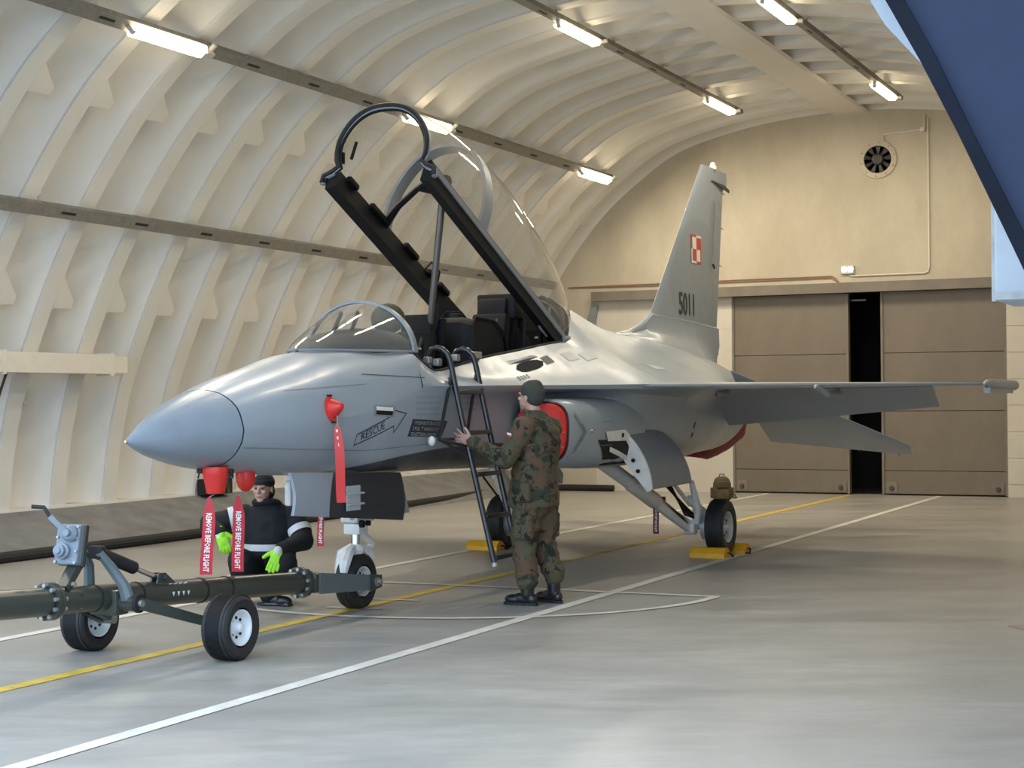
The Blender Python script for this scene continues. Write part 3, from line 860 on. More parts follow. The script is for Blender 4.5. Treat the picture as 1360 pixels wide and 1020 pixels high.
# cockpit part: first point is the sill
st(2.951, [(0.50, 2.06), (0.535, 1.99), (0.575, 1.88), (0.600, 1.79)], [(0.592, 1.765), (0.585, 1.60), (0.56, 1.40), (0.48, 1.20), (0.30, 1.11), (0, 1.09)])
st(3.12, [(0.50, 1.985), (0.54, 1.93), (0.585, 1.85), (0.618, 1.79)], [(0.605, 1.765), (0.585, 1.60), (0.56, 1.40), (0.48, 1.20), (0.30, 1.11), (0, 1.09)])
st(3.35, [(0.50, 1.915), (0.545, 1.88), (0.60, 1.83), (0.645, 1.79)], [(0.63, 1.765), (0.585, 1.60), (0.555, 1.40), (0.48, 1.20), (0.30, 1.11), (0, 1.085)])
st(3.75, [(0.50, 1.965), (0.555, 1.91), (0.63, 1.84), (0.692, 1.795)], [(0.675, 1.765), (0.575, 1.62), (0.55, 1.40), (0.48, 1.20), (0.30, 1.11), (0, 1.08)])
st(4.20, [(0.50, 2.035), (0.58, 1.95), (0.68, 1.85), (0.75, 1.80)], [(0.73, 1.77), (0.56, 1.66), (0.54, 1.42), (0.48, 1.20), (0.30, 1.11), (0, 1.07)])
st(5.00, [(0.50, 2.125), (0.62, 2.01), (0.78, 1.88), (0.90, 1.805)], [(0.88, 1.77), (0.56, 1.68), (0.54, 1.42), (0.50, 1.18), (0.32, 1.08), (0, 1.05)])
st(5.60, [(0.50, 2.195), (0.67, 2.06), (0.90, 1.90), (1.10, 1.81)], [(1.08, 1.77), (0.66, 1.69), (0.62, 1.42), (0.56, 1.16), (0.36, 1.06), (0, 1.03)])
st(6.05, [(0.50, 2.245), (0.70, 2.09), (1.00, 1.92), (1.28, 1.815)], [(1.26, 1.77), (0.92, 1.70), (0.90, 1.44), (0.80, 1.17), (0.50, 1.06), (0, 1.02)])
st(6.30, [(0.43, 2.40), (0.68, 2.14), (1.02, 1.94), (1.33, 1.82)], [(1.31, 1.77), (1.03, 1.70), (1.02, 1.46), (0.92, 1.20), (0.60, 1.06), (0, 1.02)])
st(6.50, [(0.29, 2.58), (0.62, 2.22), (1.02, 1.96), (1.35, 1.82)], [(1.33, 1.77), (1.06, 1.70), (1.05, 1.47), (0.95, 1.22), (0.63, 1.06), (0, 1.02)])
st(6.64, [(0.004, 2.735), (0.44, 2.37), (0.98, 1.99), (1.35, 1.825)], [(1.33, 1.77), (1.07, 1.70), (1.06, 1.48), (0.96, 1.23), (0.65, 1.06), (0, 1.01)])
MID_N = len(ST)
st(6.641, [(0, 2.735), (0.44, 2.37), (0.98, 1.99), (1.35, 1.825)], [(1.33, 1.77), (1.07, 1.70), (1.06, 1.48), (0.96, 1.23), (0.65, 1.06), (0, 1.01)])
st(7.40, [(0, 2.61), (0.32, 2.36), (0.80, 2.07), (1.33, 1.83)], [(1.31, 1.77), (1.08, 1.69), (1.05, 1.47), (0.95, 1.23), (0.66, 1.04), (0, 0.99)])
st(8.30, [(0, 2.45), (0.34, 2.31), (0.78, 2.08), (1.28, 1.84)], [(1.26, 1.77), (1.07, 1.68), (1.02, 1.45), (0.92, 1.20), (0.65, 1.02), (0, 0.975)])
st(9.20, [(0, 2.40), (0.37, 2.28), (0.75, 2.06), (1.12, 1.83)], [(1.11, 1.77), (1.02, 1.66), (0.96, 1.43), (0.85, 1.19), (0.58, 1.015), (0, 0.975)])
st(10.1, [(0, 2.35), (0.38, 2.22), (0.72, 2.00), (1.00, 1.72)], [(0.995, 1.69), (0.95, 1.56), (0.87, 1.38), (0.73, 1.19), (0.48, 1.05), (0, 1.00)])
st(10.9, [(0, 2.28), (0.37, 2.14), (0.67, 1.92), (0.87, 1.61)], [(0.87, 1.58), (0.82, 1.44), (0.72, 1.28), (0.57, 1.14), (0.36, 1.05), (0, 1.02)])
st(11.08, [(0, 2.265), (0.365, 2.125), (0.65, 1.905), (0.84, 1.60)], [(0.84, 1.57), (0.78, 1.43), (0.67, 1.27), (0.52, 1.14), (0.33, 1.06), (0, 1.03)])
st(11.14, [(0, 2.26), (0.36, 2.12), (0.64, 1.90), (0.83, 1.595)], [(0.83, 1.52), (0.62, 1.46), (0.52, 1.45), (0.36, 1.45), (0.2, 1.45), (0, 1.45)])
st(11.8, [(0, 2.18), (0.31, 2.05), (0.54, 1.86), (0.69, 1.55)], [(0.69, 1.51), (0.6, 1.47), (0.48, 1.46), (0.34, 1.46), (0.18, 1.46), (0, 1.46)])
st(12.25, [(0, 2.09), (0.25, 2.00), (0.45, 1.82), (0.60, 1.54)], [(0.60, 1.51), (0.5, 1.49), (0.4, 1.49), (0.31, 1.49), (0.17, 1.49), (0, 1.49)])
SS = [a[0] for a in ST]
SUP = np.array([a[1] for a in ST]); SLO = np.array([a[2] for a in ST])
def half(s, i0, i1):
    up = pchip(SS[i0:i1], SUP[i0:i1], s); lo = pchip(SS[i0:i1], SLO[i0:i1], s)
    return [tuple(p) for p in catmull(up, NU)] + [tuple(p) for p in catmull(lo, NL)]
def loft(i0, i1, s0, s1, n, closed):
    rows = []
    # cluster near the tip
    for t in np.linspace(0, 1, n):
        s = s0+(s1-s0)*(t*t if s0 == 0 else t)
        h = half(s, i0, i1)
        port = [J(s, max(l, 0), z) for l, z in h]; star = [J(s, -max(l, 0), z) for l, z in h]
        rows.append(port + star[::-1])
    b = MB(); b.grid(rows, cv=closed)
    return b
rad_o = loft(0, NOSE_N, 0, 0.80, 18, True).build('radome', M['radome'], jet, 50)
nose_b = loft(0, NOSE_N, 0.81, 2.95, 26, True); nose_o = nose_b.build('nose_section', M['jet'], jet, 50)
mid_b = loft(NOSE_N, MID_N, 2.951, 6.64, 40, False); mid_o = mid_b.build('cockpit_section', M['jet'], jet, 45)
aft_b = loft(MID_N, len(ST), 6.641, 12.25, 78, True); aft_o = aft_b.build('rear_fuselage', M['jet'], jet, 45)
b = MB(); b.lathe([(0.0, -0.004), (0.008, 0.0), (0.012, 0.02)], J(-0.012, 0, 1.42), (0, 1, 0), 10); b.build('nose_tip', M['chrome'], jet)
b = MB(); b.ball(J(0.02, 0, 1.42), (0.02, 0.05, 0.02), 8)

fbm = MB()
for q in (nose_b, mid_b, aft_b): fbm.add(q.v, q.f)
# ---- intakes
def nacelle(side):
    secs = [(4.74, 0.56, 1.03, 1.10, 1.665), (4.80, 0.55, 1.045, 1.085, 1.68), (5.1, 0.54, 1.065, 1.055, 1.685), (5.6, 0.52, 1.08, 1.03, 1.69),
            (6.1, 0.50, 1.085, 1.02, 1.695), (6.7, 0.50, 1.07, 1.02, 1.69)]
    rows = []
    for s, l0, l1, z0, z1 in secs:
        r = []
        cl, cz, wl, wz = (l0+l1)/2, (z0+z1)/2, (l1-l0)/2, (z1-z0)/2
        for a in np.linspace(0, 2*PI, 32, endpoint=False):
            ca, sa = math.cos(a), math.sin(a)
            e = 2/3.0
            # lower outer corner is rounder; whole face leans aft at the outside
            l = cl+wl*math.copysign(abs(ca)**e, ca); z = cz+wz*math.copysign(abs(sa)**e, sa)
            lean = 0.16*(l-0.55)/0.5*max(0, 1-(s-4.74)/0.5)+0.10*(1.4-z)/0.3*max(0, 1-(s-4.74)/0.5)*(-0.3)
            r.append(J(s+lean, side*l, z))
        rows.append(r)
    lip = rows[0]
    cen = sum(lip, V((0, 0, 0)))/len(lip)
    inner = [cen+(p-cen)*0.93+V((0, 0.02, 0)) for p in lip]
    deep = [cen+(p-cen)*0.86+V((0, 0.6, 0)) for p in lip]
    b = MB(); b.grid(rows, cv=True)
    o = b.build('intake_nacelle', M['jet'], jet, 45)
    b2 = MB(); b2.grid([lip, [q+V((0, -0.012, 0)) for q in [cen+(p-cen)*0.965 for p in lip]], inner, deep], cv=True); b2.add(deep, [tuple(range(len(deep)))])
    b2.build('intake_lip', M['print_dark'], o if False else jet, 40)
    # red blanking plate: a thing of its own
    cv_ = thing('intake_cover', tuple(cen), 'red blanking cover plugged into the %s air intake' % ('near side' if side > 0 else 'far side'), 'cover', 'red intake covers')
    face = [cen+(p-cen)*0.925+V((0, -0.03, 0)) for p in lip]; back_ = [p+V((0, 0.07, 0)) for p in face]
    mid_ = [cen+(p-cen)*0.86+V((0, -0.045, 0)) for p in lip]
    b3 = MB(); b3.grid([back_, face, mid_], cv=True); b3.add(mid_, [tuple(range(len(mid_)))]); b3.build('plate', M['red'], cv_, 40)
    for k in range(0, 32, 2):
        p = cen+(lip[k]-cen)*0.885+V((0, -0.045, 0)); b4 = MB(); b4.cyl(p, p+V((0, -0.006, 0)), 0.008, 0.006, 6); b4.build('rivet', M['chrome'], cv_)
    return b
nac = {s: nacelle(s) for s in (1, -1)}
fbm.add(nac[1].v, nac[1].f)
BV = BVHTree.FromPolygons([V(p) for p in fbm.v], fbm.f)
def drape(s, z, off=0.005, l0=3.0):
    hit = BV.ray_cast(J(s, l0, z), V((-1, 0, 0)))
    if hit[0] is None: return J(s, 0.55, z)
    n = hit[1]
    if n.x < 0: n = -n
    return hit[0]+n*off
def drape_strip(pts, w, m, name, parent=None, off=0.004, n=14, close=False):
    """thin painted line through (s,z) points on the port side"""
    P = [V((a, c)) for a, c in pts]
    b = MB()
    segs = list(zip(P[:-1], P[1:])) + ([(P[-1], P[0])] if close else [])
    for p, q in segs:
        d = (q-p); L = d.length; d = d/L; nn = V((-d.y, d.x)); k = max(2, int(L/0.08)+1); rows = []
        for t in np.linspace(-w/2/L, 1+w/2/L, k):
            c = p+d*L*t
            rows.append([drape(*(c+nn*w/2), off), drape(*(c-nn*w/2), off)])
        b.grid(rows)
    return b.build(name, m, parent or jet, 0)
def drape_poly(pts, m, name, off=0.003, nu=6, nv=4):
    A, B, C, D = [V(p) for p in pts]; rows = []
    for u in np.linspace(0, 1, nu):
        rows.append([drape(*((A.lerp(B, u)).lerp(D.lerp(C, u), v)), off) for v in np.linspace(0, 1, nv)])
    b = MB(); b.grid(rows); return b.build(name, m, jet, 0)
def text_geo(txt, size, align='LEFT', res=2, bold=0.0, sx=1.0):
    cu = bpy.data.curves.new('t', 'FONT'); cu.body = txt; cu.size = size; cu.align_x = align; cu.resolution_u = res
    cu.offset = bold
    o = bpy.data.objects.new('t', cu); COL.objects.link(o)
    dg = bpy.context.evaluated_depsgraph_get(); dg.update()
    me = bpy.data.meshes.new_from_object(o.evaluated_get(dg))
    vs = [(p.co.x*sx, p.co.y) for p in me.vertices]; fs = [tuple(p.vertices) for p in me.polygons]
    bpy.data.objects.remove(o); bpy.data.curves.remove(cu); bpy.data.meshes.remove(me)
    return vs, fs
def drape_text(txt, s, z, size, ang, m, name='lettering', off=0.006, sx=1.0, align='LEFT', bold=0.0):
    vs, fs = text_geo(txt, size, align, 2, bold, sx); ca, sa = math.cos(ang), math.sin(ang)
    pts = [drape(s+x*ca-y*sa, z+x*sa+y*ca, off) for x, y in vs]
    return mesh_obj(name, pts, fs, m, jet, 0, weld=False)
def plane_text(txt, o, ex, ey, size, m, parent, name='lettering', align='CENTER', sx=1.0, bold=0.0):
    vs, fs = text_geo(txt, size, align, 2, bold, sx)
    return mesh_obj(name, [V(o)+V(ex)*x+V(ey)*y for x, y in vs], fs, m, parent, 0, weld=False)

# ---- markings on the near side
drape_strip([(2.04, 1.425), (2.47, 1.555), (2.485, 1.605), (2.70, 1.575), (2.53, 1.43), (2.515, 1.48), (2.045, 1.345)], 0.008, M['print_dark'], 'rescue_arrow', close=True)
drape_text('RESCUE', 2.10, 1.378, 0.082, 0.285, M['print_dark'], sx=1.08)
drape_poly([(2.24, 1.645), (2.53, 1.63), (2.52, 1.545), (2.23, 1.56)], M['jet_frame'], 'rescue_door_frame', 0.004)
drape_poly([(2.265, 1.632), (2.495, 1.622), (2.492, 1.594), (2.262, 1.603)], M['white'], 'rescue_door_flap', 0.006)
drape_poly([(2.262, 1.603), (2.492, 1.594), (2.488, 1.562), (2.258, 1.572)], M['cockpit'], 'rescue_door_slot', 0.006)
drape_poly([(2.81, 1.53), (3.42, 1.505), (3.34, 1.375), (2.76, 1.395)], M['print_dark'], 'notice_panel', 0.004)
for k, tx in enumerate(('1 PUSH BUTTON TO OPEN', "2 PULL 'T' HANDLE OUT", 'TO JETTISON CANOPY')):
    drape_text(tx, 2.835-0.018*k, 1.488-0.044*k, 0.040, -0.04, M['print_light'], sx=1.06, off=0.007)
for k in range(4):
    for j in range(4): drape_poly([(2.86+0.1*j, 1.71-0.045*k), (2.94+0.1*j, 1.71-0.045*k), (2.94+0.1*j, 1.69-0.045*k), (2.86+0.1*j, 1.69-0.045*k)], M['stencil'], 'faint_stencil', 0.003, 3, 2)
for k in range(3): drape_poly([(3.55, 1.71-0.05*k), (4.0, 1.71-0.05*k), (4.0, 1.685-0.05*k), (3.55, 1.685-0.05*k)], M['stencil'], 'faint_stencil', 0.003, 4, 2)
drape_strip([(2.2, 1.875), (3.0, 1.855)], 0.006, M['print_dark'], 'panel_line')
drape_strip([(0.84, 1.36), (2.2, 1.30), (3.3, 1.33)], 0.004, M['print_mid'], 'panel_line')
drape_strip([(1.3, 1.75), (2.2, 1.80)], 0.004, M['print_mid'], 'panel_line')
# intake warning chevron
drape_strip([(4.93, 1.60), (5.16, 1.385)], 0.052, M['print_mid'], 'warning_chevron', off=0.004)
drape_strip([(5.16, 1.385), (4.93, 1.17)], 0.052, M['print_mid'], 'warning_chevron', off=0.004)
drape_text('DANGER', 4.955, 1.56, 0.045, -0.69, M['print_light'], sx=1.05)
drape_text('INTAKE', 4.97, 1.165, 0.045, 0.73, M['print_light'], sx=1.05)
drape_strip([(5.55, 1.47), (5.80, 1.47), (5.78, 1.25), (5.52, 1.25)], 0.004, M['print_mid'], 'panel_line', close=True)
b = MB(); p = drape(5.33, 1.39, 0.0); b.ball(p, (0.02, 0.06, 0.022), 10); b.build('position_light', M['chrome'], jet)
# louvred scoop on the shoulder behind the cockpit
def top_pt(s, l, off=0.0):
    hit = BV.ray_cast(J(s, l, 4), V((0, 0, -1)))
    return hit[0]+hit[1]*off*(1 if hit[1].z > 0 else -1), hit[1]*(1 if hit[1].z > 0 else -1)
def top_patch(s0, s1, l0, l1, m, name, off=0.004, round_=False):
    rows = []
    for u in np.linspace(-1, 1, 9):
        rr = []
        hw = math.sqrt(max(0.0, 1-abs(u)**3)) if round_ else 1
        for v in np.linspace(-1, 1, 5): rr.append(top_pt((s0+s1)/2+(s1-s0)/2*u, (l0+l1)/2+(l1-l0)/2*v*hw, off)[0])
        rows.append(rr)
    b = MB(); b.grid(rows); return b.build(name, m, jet, 40)
top_patch(4.62, 5.20, 0.60, 0.685, M['void'], 'scoop_opening', 0.005, True)
for k in range(4):
    top_patch(5.22+0.045*k, 5.245+0.045*k, 0.60, 0.68, M['print_dark'], 'louvre', 0.006)
    top_patch(4.50+0.06*k, 4.52+0.06*k, 0.70, 0.74, M['print_dark'], 'louvre', 0.006)
b = MB(); rows = []
for u in np.linspace(0, 1, 8):
    pp, nn = top_pt(4.58+0.65*u, 0.59, 0.02*math.sin(PI*u)); p2, _ = top_pt(4.58+0.65*u, 0.56, 0.0); rows.append([p2, pp])
b.grid(rows); b.build('scoop_lip', M['jet'], jet, 40)
for s0, s1, l0, l1 in ((5.65, 5.9, 0.62, 0.72), (5.98, 6.25, 0.66, 0.76), (7.2, 7.5, 0.9, 1.0)):
    top_patch(s0, s1, l0, l1, M['print_light'], 'upper_panel', 0.003)

# ---- windshield
ws_z = 2.062
def ws_ring(t, grow=0.0):
    s = 2.05+0.93*t; w = 0.485*(t**0.55)+grow; hh = 0.405*(t**0.9)+grow
    return [J(s-0.02*math.sin(a), w*math.cos(a), ws_z-0.004+hh*math.sin(a)) for a in np.linspace(0, PI, 25)]
b = MB(); b.grid([ws_ring(t) for t in np.linspace(0.0005, 1, 16)])
wsh = b.build('windshield', M['glass'], jet, 60)
b = MB(); ring = ws_ring(1.0, 0.004); ring2 = [p+V((0, 0.055, 0)) for p in ring]
cz = J(2.98, 0, ws_z); out1 = [cz+(p-cz)*1.045 for p in ring]; out2 = [p+V((0, 0.055, 0)) for p in out1]
b.grid([ring, out1, out2, ring2], cu=True); b.build('windshield_bow', M['jet_frame'], jet, 40)
b = MB()
for sg in (1, -1):
    pth = [ws_ring(t, 0.003)[0 if sg > 0 else -1]+V((0, 0, 0.006)) for t in np.linspace(0.0005, 1, 20)]
    b.tube(pth, 0.012, 6)
b.build('windshield_sill', M['jet_frame'], jet)

# ---- cockpit interior
b = MB(); rows = []
for s in np.linspace(2.952, 6.63, 30):
    l, z = half(s, NOSE_N, MID_N)[0]; l = max(l-0.012, 0.002)
    rows.append([J(s, l, z-0.004), J(s, l-0.05*min(1, l/0.3), z-0.05), J(s, l*0.8, 1.5), J(s, 0, 1.42), J(s, -l*0.8, 1.5), J(s, -l+0.05*min(1, l/0.3), z-0.05), J(s, -l, z-0.004)])
b.grid(rows); b.add(rows[0], [(0, 1, 2, 3, 4, 5, 6)]); b.build('cockpit_tub', M['cockpit'], jet, 30)
b = MB()
for sg in (1, -1):
    b.tube([J(s, sg*(half(s, NOSE_N, MID_N)[0][0]-0.002), half(s, NOSE_N, MID_N)[0][1]+0.004) for s in np.linspace(2.97, 6.6, 40)], 0.011, 6)
b.build('sill_seal', M['black'], jet)
b = MB()                                             # front coaming with instrument hood
rows = []
for s, w, z in ((2.25, 0.16, 2.085), (2.4, 0.26, 2.16), (2.65, 0.35, 2.23), (2.9, 0.40, 2.26), (3.1, 0.42, 2.26), (3.22, 0.42, 2.20)):
    rows.append([J(s, w*math.cos(a), 2.02+(z-2.02)*math.sin(a)**0.6) for a in np.linspace(0, PI, 13)])
b.grid(rows); b.add(rows[-1], [tuple(range(13))]); b.build('front_coaming', M['cockpit2'], jet, 40)
hud = MB()
for l in (0.085, -0.085): hud.bar(J(2.70, l, 2.20), J(2.84, l*0.9, 2.385), 0.018, 0.03)
hud.bar(J(2.62, 0, 2.17), J(2.9, 0, 2.23), 0.2, 0.05); hud.build('head_up_display', M['cockpit'], jet, 20)
b = MB(); b.prism([J(2.74, 0.08, 2.24), J(2.74, -0.08, 2.24), J(2.90, -0.07, 2.385), J(2.90, 0.07, 2.385)], (0, 0.006, -0.004)); b.build('combiner_glass', M['glass'], jet, 0)
def seat(s0, z0, name):
    b = MB()
    b.bbox(J(s0, 0, z0+0.10), (0.36, 0.46, 0.16), 0.03)
    R = Matrix.Rotation(math.radians(-14), 3, 'X')
    b.bbox(J(s0+0.27, 0, z0+0.42), (0.36, 0.14, 0.66), 0.03, R)
    b.bbox(J(s0+0.40, 0, z0+0.78), (0.30, 0.16, 0.22), 0.03, R)
    for l in (0.16, -0.16): b.bar(J(s0+0.36, l, z0+0.05), J(s0+0.5, l, z0+0.86), 0.05, 0.08)
    o = b.build(name, M['cockpit'], jet, 30)
    b = MB()
    for l in (0.09, -0.09):
        b.tube([J(s0+0.30, l, z0+0.72), J(s0+0.17, l, z0+0.55), J(s0+0.12, l*0.9, z0+0.3), J(s0-0.05, l*0.5, z0+0.19)], 0.016, 6)
    b.build('harness', M['olive'], o)
    b = MB()
    for l in (0.09, -0.09): b.bbox(J(s0+0.14, l, z0+0.45), (0.05, 0.02, 0.06), 0.005)
    b.build('buckle', M['chrome'], o, 20)
    return o
seat(3.62, 1.52, 'front_seat')
seat(5.12, 1.74, 'rear_seat')
b = MB(); b.ball(J(3.46, 0, 2.36), (0.15, 0.13, 0.13), 16); b.build('seat_head_cover', M['olive'], jet, 40)
b = MB()                                              # rear coaming: black hood between the seats
A = [(4.32, 0.36, 1.95), (4.36, 0.36, 2.36), (4.46, 0.33, 2.41), (4.84, 0.34, 2.39), (4.97, 0.38, 2.27), (5.0, 0.40, 2.08)]
b.grid([[J(s, w, 1.6) if False else J(s, w, z-0.22*(k in (1, 2, 3, 4))) for k in (0,)] + [J(s, w*0.92, z-0.03), J(s, w*0.6, z), J(s, -w*0.6, z), J(s, -w*0.92, z-0.03), J(s, -w, z-0.25)] for s, w, z in A])
b.grid([[J(s, w, z-0.25), J(s, w, 1.7)] for s, w, z in A]); b.grid([[J(s, w*0.92, z-0.03), J(s, w, z-0.25)] for s, w, z in A])
b.add([J(5.0, 0.38, 2.0), J(5.0, -0.38, 2.0), J(5.02, -0.38, 1.6), J(5.02, 0.38, 1.6)], [(0, 1, 2, 3)])
b.build('rear_coaming', M['cockpit2'], jet, 30)
b = MB(); b.bbox(J(4.62, 0.05, 2.43), (0.10, 0.1, 0.05), 0.01); b.tube([J(4.6, -0.1, 2.4), J(4.62, -0.05, 2.47), J(4.66, 0.08, 2.47), J(4.7, 0.12, 2.4)], 0.012, 6); b.build('coaming_fittings', M['cockpit'], jet, 30)
b = MB()
for k in range(26):
    s = 3.35+random.random()*2.6; l = random.choice((1, -1))*(0.33+random.random()*0.1); z = 1.75+random.random()*0.2+(s-3.3)*0.06
    b.bbox(J(s, l, z), (0.05, 0.05+0.06*random.random(), 0.04), 0.006)
b.build('side_console', M['cockpit2'], jet, 20)
b = MB()
for k in range(14):
    s = random.choice((3.25, 3.3, 3.42, 5.75, 5.8, 5.9)); l = random.uniform(-0.2, 0.34); z = random.uniform(1.95, 2.2)+(0.15 if s > 5 else 0)
    b.bbox(J(s, l, z), (0.03, 0.03, 0.02), 0.004)
b.build('switchgear', M['alu'], jet, 20)
b = MB()
for k in range(5): b.tube([J(5.62+0.05*k, 0.2+0.03*k, 1.9), J(5.66+0.04*k, 0.24, 2.2), J(5.72, 0.22-0.02*k, 2.42), J(5.7+0.05*k, 0.16, 2.58)], 0.016, 6)
b.build('oxygen_hoses', M['cockpit2'], jet)
b = MB(); b.bbox(J(5.62, 0.02, 2.56), (0.40, 0.22, 0.24), 0.02); b.build('rear_headbox', M['cockpit2'], jet, 30)
b = MB(); rows = []
for a in np.linspace(0, PI, 15): rows.append([J(6.28, 0.36*math.cos(a), 2.36+0.32*math.sin(a)), J(6.36, 0.36*math.cos(a), 2.36+0.32*math.sin(a))])
b.grid(rows); b.add([r[0] for r in rows], [tuple(range(15))]); b.build('rear_bulkhead', M['cockpit'], jet, 40)

# ---- raised canopy
CA, SA = 0.901, 0.434
def K(u, l, v): return J(6.0-CA*u+SA*v, l, 2.245+SA*u+CA*v)
CU = [3.10, 2.85, 2.5, 1.95, 1.3, 0.7, 0.3, 0.0, -0.3, -0.52, -0.66]
CT = [0.60, 0.72, 0.85, 0.965, 1.03, 1.005, 0.95, 0.88, 0.765, 0.66, 0.58]
CW = [0.455, 0.475, 0.50, 0.53, 0.545, 0.54, 0.525, 0.50, 0.42, 0.30, 0.16]
CB = [0.10, 0.07, 0.05, 0.05, 0.05, 0.05, 0.05, 0.06, 0.20, 0.37, 0.52]
CN = [0.40, 0.43, 0.46, 0.48, 0.485, 0.485, 0.48, 0.47, 0.41, 0.29, 0.15]       # half width at the rail
def c_at(u):
    x = -u; xs = [-q for q in CU]
    return [float(pchip(xs, a, x)) for a in (CT, CW, CB, CN)]
def c_ring(u, n=29, grow=0.0):
    T, W, B, N = c_at(u); r = []
    for a in np.linspace(0, PI, n):
        h = math.sin(a); l = math.cos(a)
        neck = N+(W-N)*min(1, h/0.45)**0.6
        r.append(K(u+(-0.12*(1-h) if u > 3.0 else 0), (neck+grow)*math.copysign(abs(l)**0.85, l), B+(T-B+grow)*h))
    return r
us = list(np.linspace(3.10, -0.66, 34))
b = MB(); b.grid([c_ring(u) for u in us]); canopy = b.build('canopy', M['glass'], jet, 60)
b = MB(); rg = c_ring(3.10)                            # front bow: grey outer ring with a black inner liner
foot = [K(2.97, 0.53, -0.04), K(2.975, 0.525, 0.02), K(2.98, 0.45, 0.055)]
loop = foot + rg + [V((2*XC-p.x, p.y, p.z)) for p in foot[::-1]]
fw = K(1, 0, 0)-K(0, 0, 0)
b.tube(loop, 0.026, 8); b.build('front_bow', M['jet_frame'], canopy)
b = MB(); b.tube([p+fw*0.022+(K(0, 0, 1)-K(0, 0, 0))*0.006 for p in loop], 0.021, 8); b.build('bow_seal', M['black'], canopy)
b = MB(); cc = K(3.0, 0, 0.25); b.tube([cc+(p-cc)*0.955 for p in loop], 0.018, 8); b.build('bow_liner', M['cockpit'], canopy)
b = MB()
for sg in (1, -1):                                     # rails: thick black inside, grey outside
    rows = []
    for u in np.linspace(2.97, -0.02, 24):
        N = 0.50
        h0 = -0.085; h1 = 0.13
        rows.append([K(u, sg*N, h0), K(u, sg*N, h1*0.6), K(u, sg*(N-0.035), h1), K(u, sg*(N-0.09), h1*0.8), K(u, sg*(N-0.10), h0+0.02)])
    b.grid(rows, cv=True)
    b.add([rows[0][k] for k in range(5)], [tuple(range(5))]); b.add([rows[-1][k] for k in range(5)], [tuple(range(5))])
b.build('canopy_rail', M['cockpit'], canopy, 40)
b = MB()
for sg in (1, -1):
    rows = []
    for u in np.linspace(2.99, -0.03, 24):
        rows.append([K(u, sg*0.512, 0.02), K(u, sg*0.515, 0.065), K(u, sg*0.49, 0.085), K(u, sg*0.495, 0.02)])
    b.grid(rows, cv=True)
b.build('rail_skin', M['jet_frame'], canopy, 30)
b = MB()
rear = [K(0.02, 0.50, 0.0), K(-0.15, 0.48, 0.10), K(-0.3, 0.42, 0.2), K(-0.5, 0.31, 0.36), K(-0.64, 0.16, 0.5), K(-0.67, 0, 0.56)]
rear = rear+[V((2*XC-p.x, p.y, p.z)) for p in rear[::-1][1:]]
b.tube([V(p) for p in catmull(rear, 30)], 0.03, 8); b.build('rear_bow', M['jet_frame'], canopy)
b = MB()                                               # middle bow
ra = c_ring(2.02, 29, 0.003); rb = c_ring(1.88, 29, 0.003); rc = c_ring(1.88, 29, -0.03); rd = c_ring(2.02, 29, -0.03)
b.grid([ra, rb, rc, rd], cu=True); b.build('middle_bow', M['jet_frame'], canopy, 40)
b = MB(); b.tube([K(2.06, -0.44, 0.10), K(2.2, -0.25, 0.20), K(2.35, 0, 0.27), K(2.5, 0.22, 0.26), K(2.62, 0.43, 0.14)], [0.045, 0.03, 0.028, 0.035, 0.06], 8)
b.tube([K(2.35, 0, 0.27), K(2.4, 0.2, 0.2), K(2.3, 0.43, 0.1)], [0.02, 0.03, 0.04], 8); b.build('cross_brace', M['cockpit'], canopy)
for u, sg, L in ((2.75, -1, 0.16), (2.25, -1, 0.3), (1.6, -1, 0.25), (1.2, -1, 0.1), (1.9, 1, 0.32), (1.5, 1, 0.18), (0.9, -1, 0.2)):
    b = MB(); b.bbox(K(u, sg*0.39, 0.10), (0.05, L, 0.05), 0.01, Matrix.Rotation(-math.atan2(SA, CA), 3, 'X')); b.build('latch_hook', M['cockpit'], canopy, 30)
for l0, u0 in ((-0.385, 2.86), (-0.40, 2.96)):
    b = MB(); b.bbox(K(u0, l0, 0.36 if l0 > -0.39 else 0.22), (0.02, 0.03, 0.16 if l0 > -0.39 else 0.10), 0.006, Matrix.Rotation(0.35 if l0 > -0.39 else 0, 3, 'Y')); b.build('mirror' if l0 > -0.39 else 'grab_handle', M['cockpit'], canopy, 20)
b = MB(); b.tube([K(0.55, 0.44, 0.0), K(0.42, 0.44, -0.08), K(0.25, 0.44, -0.08), K(0.2, 0.44, 0.05), K(0.3, 0.44, 0.2)], 0.012, 6); b.build('lock_cable', M['jet_frame'], canopy)
b = MB(); b.tube([K(1.25, -0.42, 0.12), K(1.2, -0.40, 0.22), K(1.02, -0.40, 0.22), K(0.98, -0.42, 0.12)], 0.01, 6); b.build('grab_loop', M['cockpit'], canopy)
b = MB(); b.cyl(K(2.42, 0.30, 0.2), J(3.98, 0.12, 2.30), 0.032, 0.026, 12); b.build('canopy_strut', M['strut'], canopy)
b = MB(); b.cyl(J(4.10, 0.14, 2.50), J(3.90, 0.10, 2.02), 0.042, 0.042, 12); b.build('strut_cylinder', M['cockpit2'], canopy)

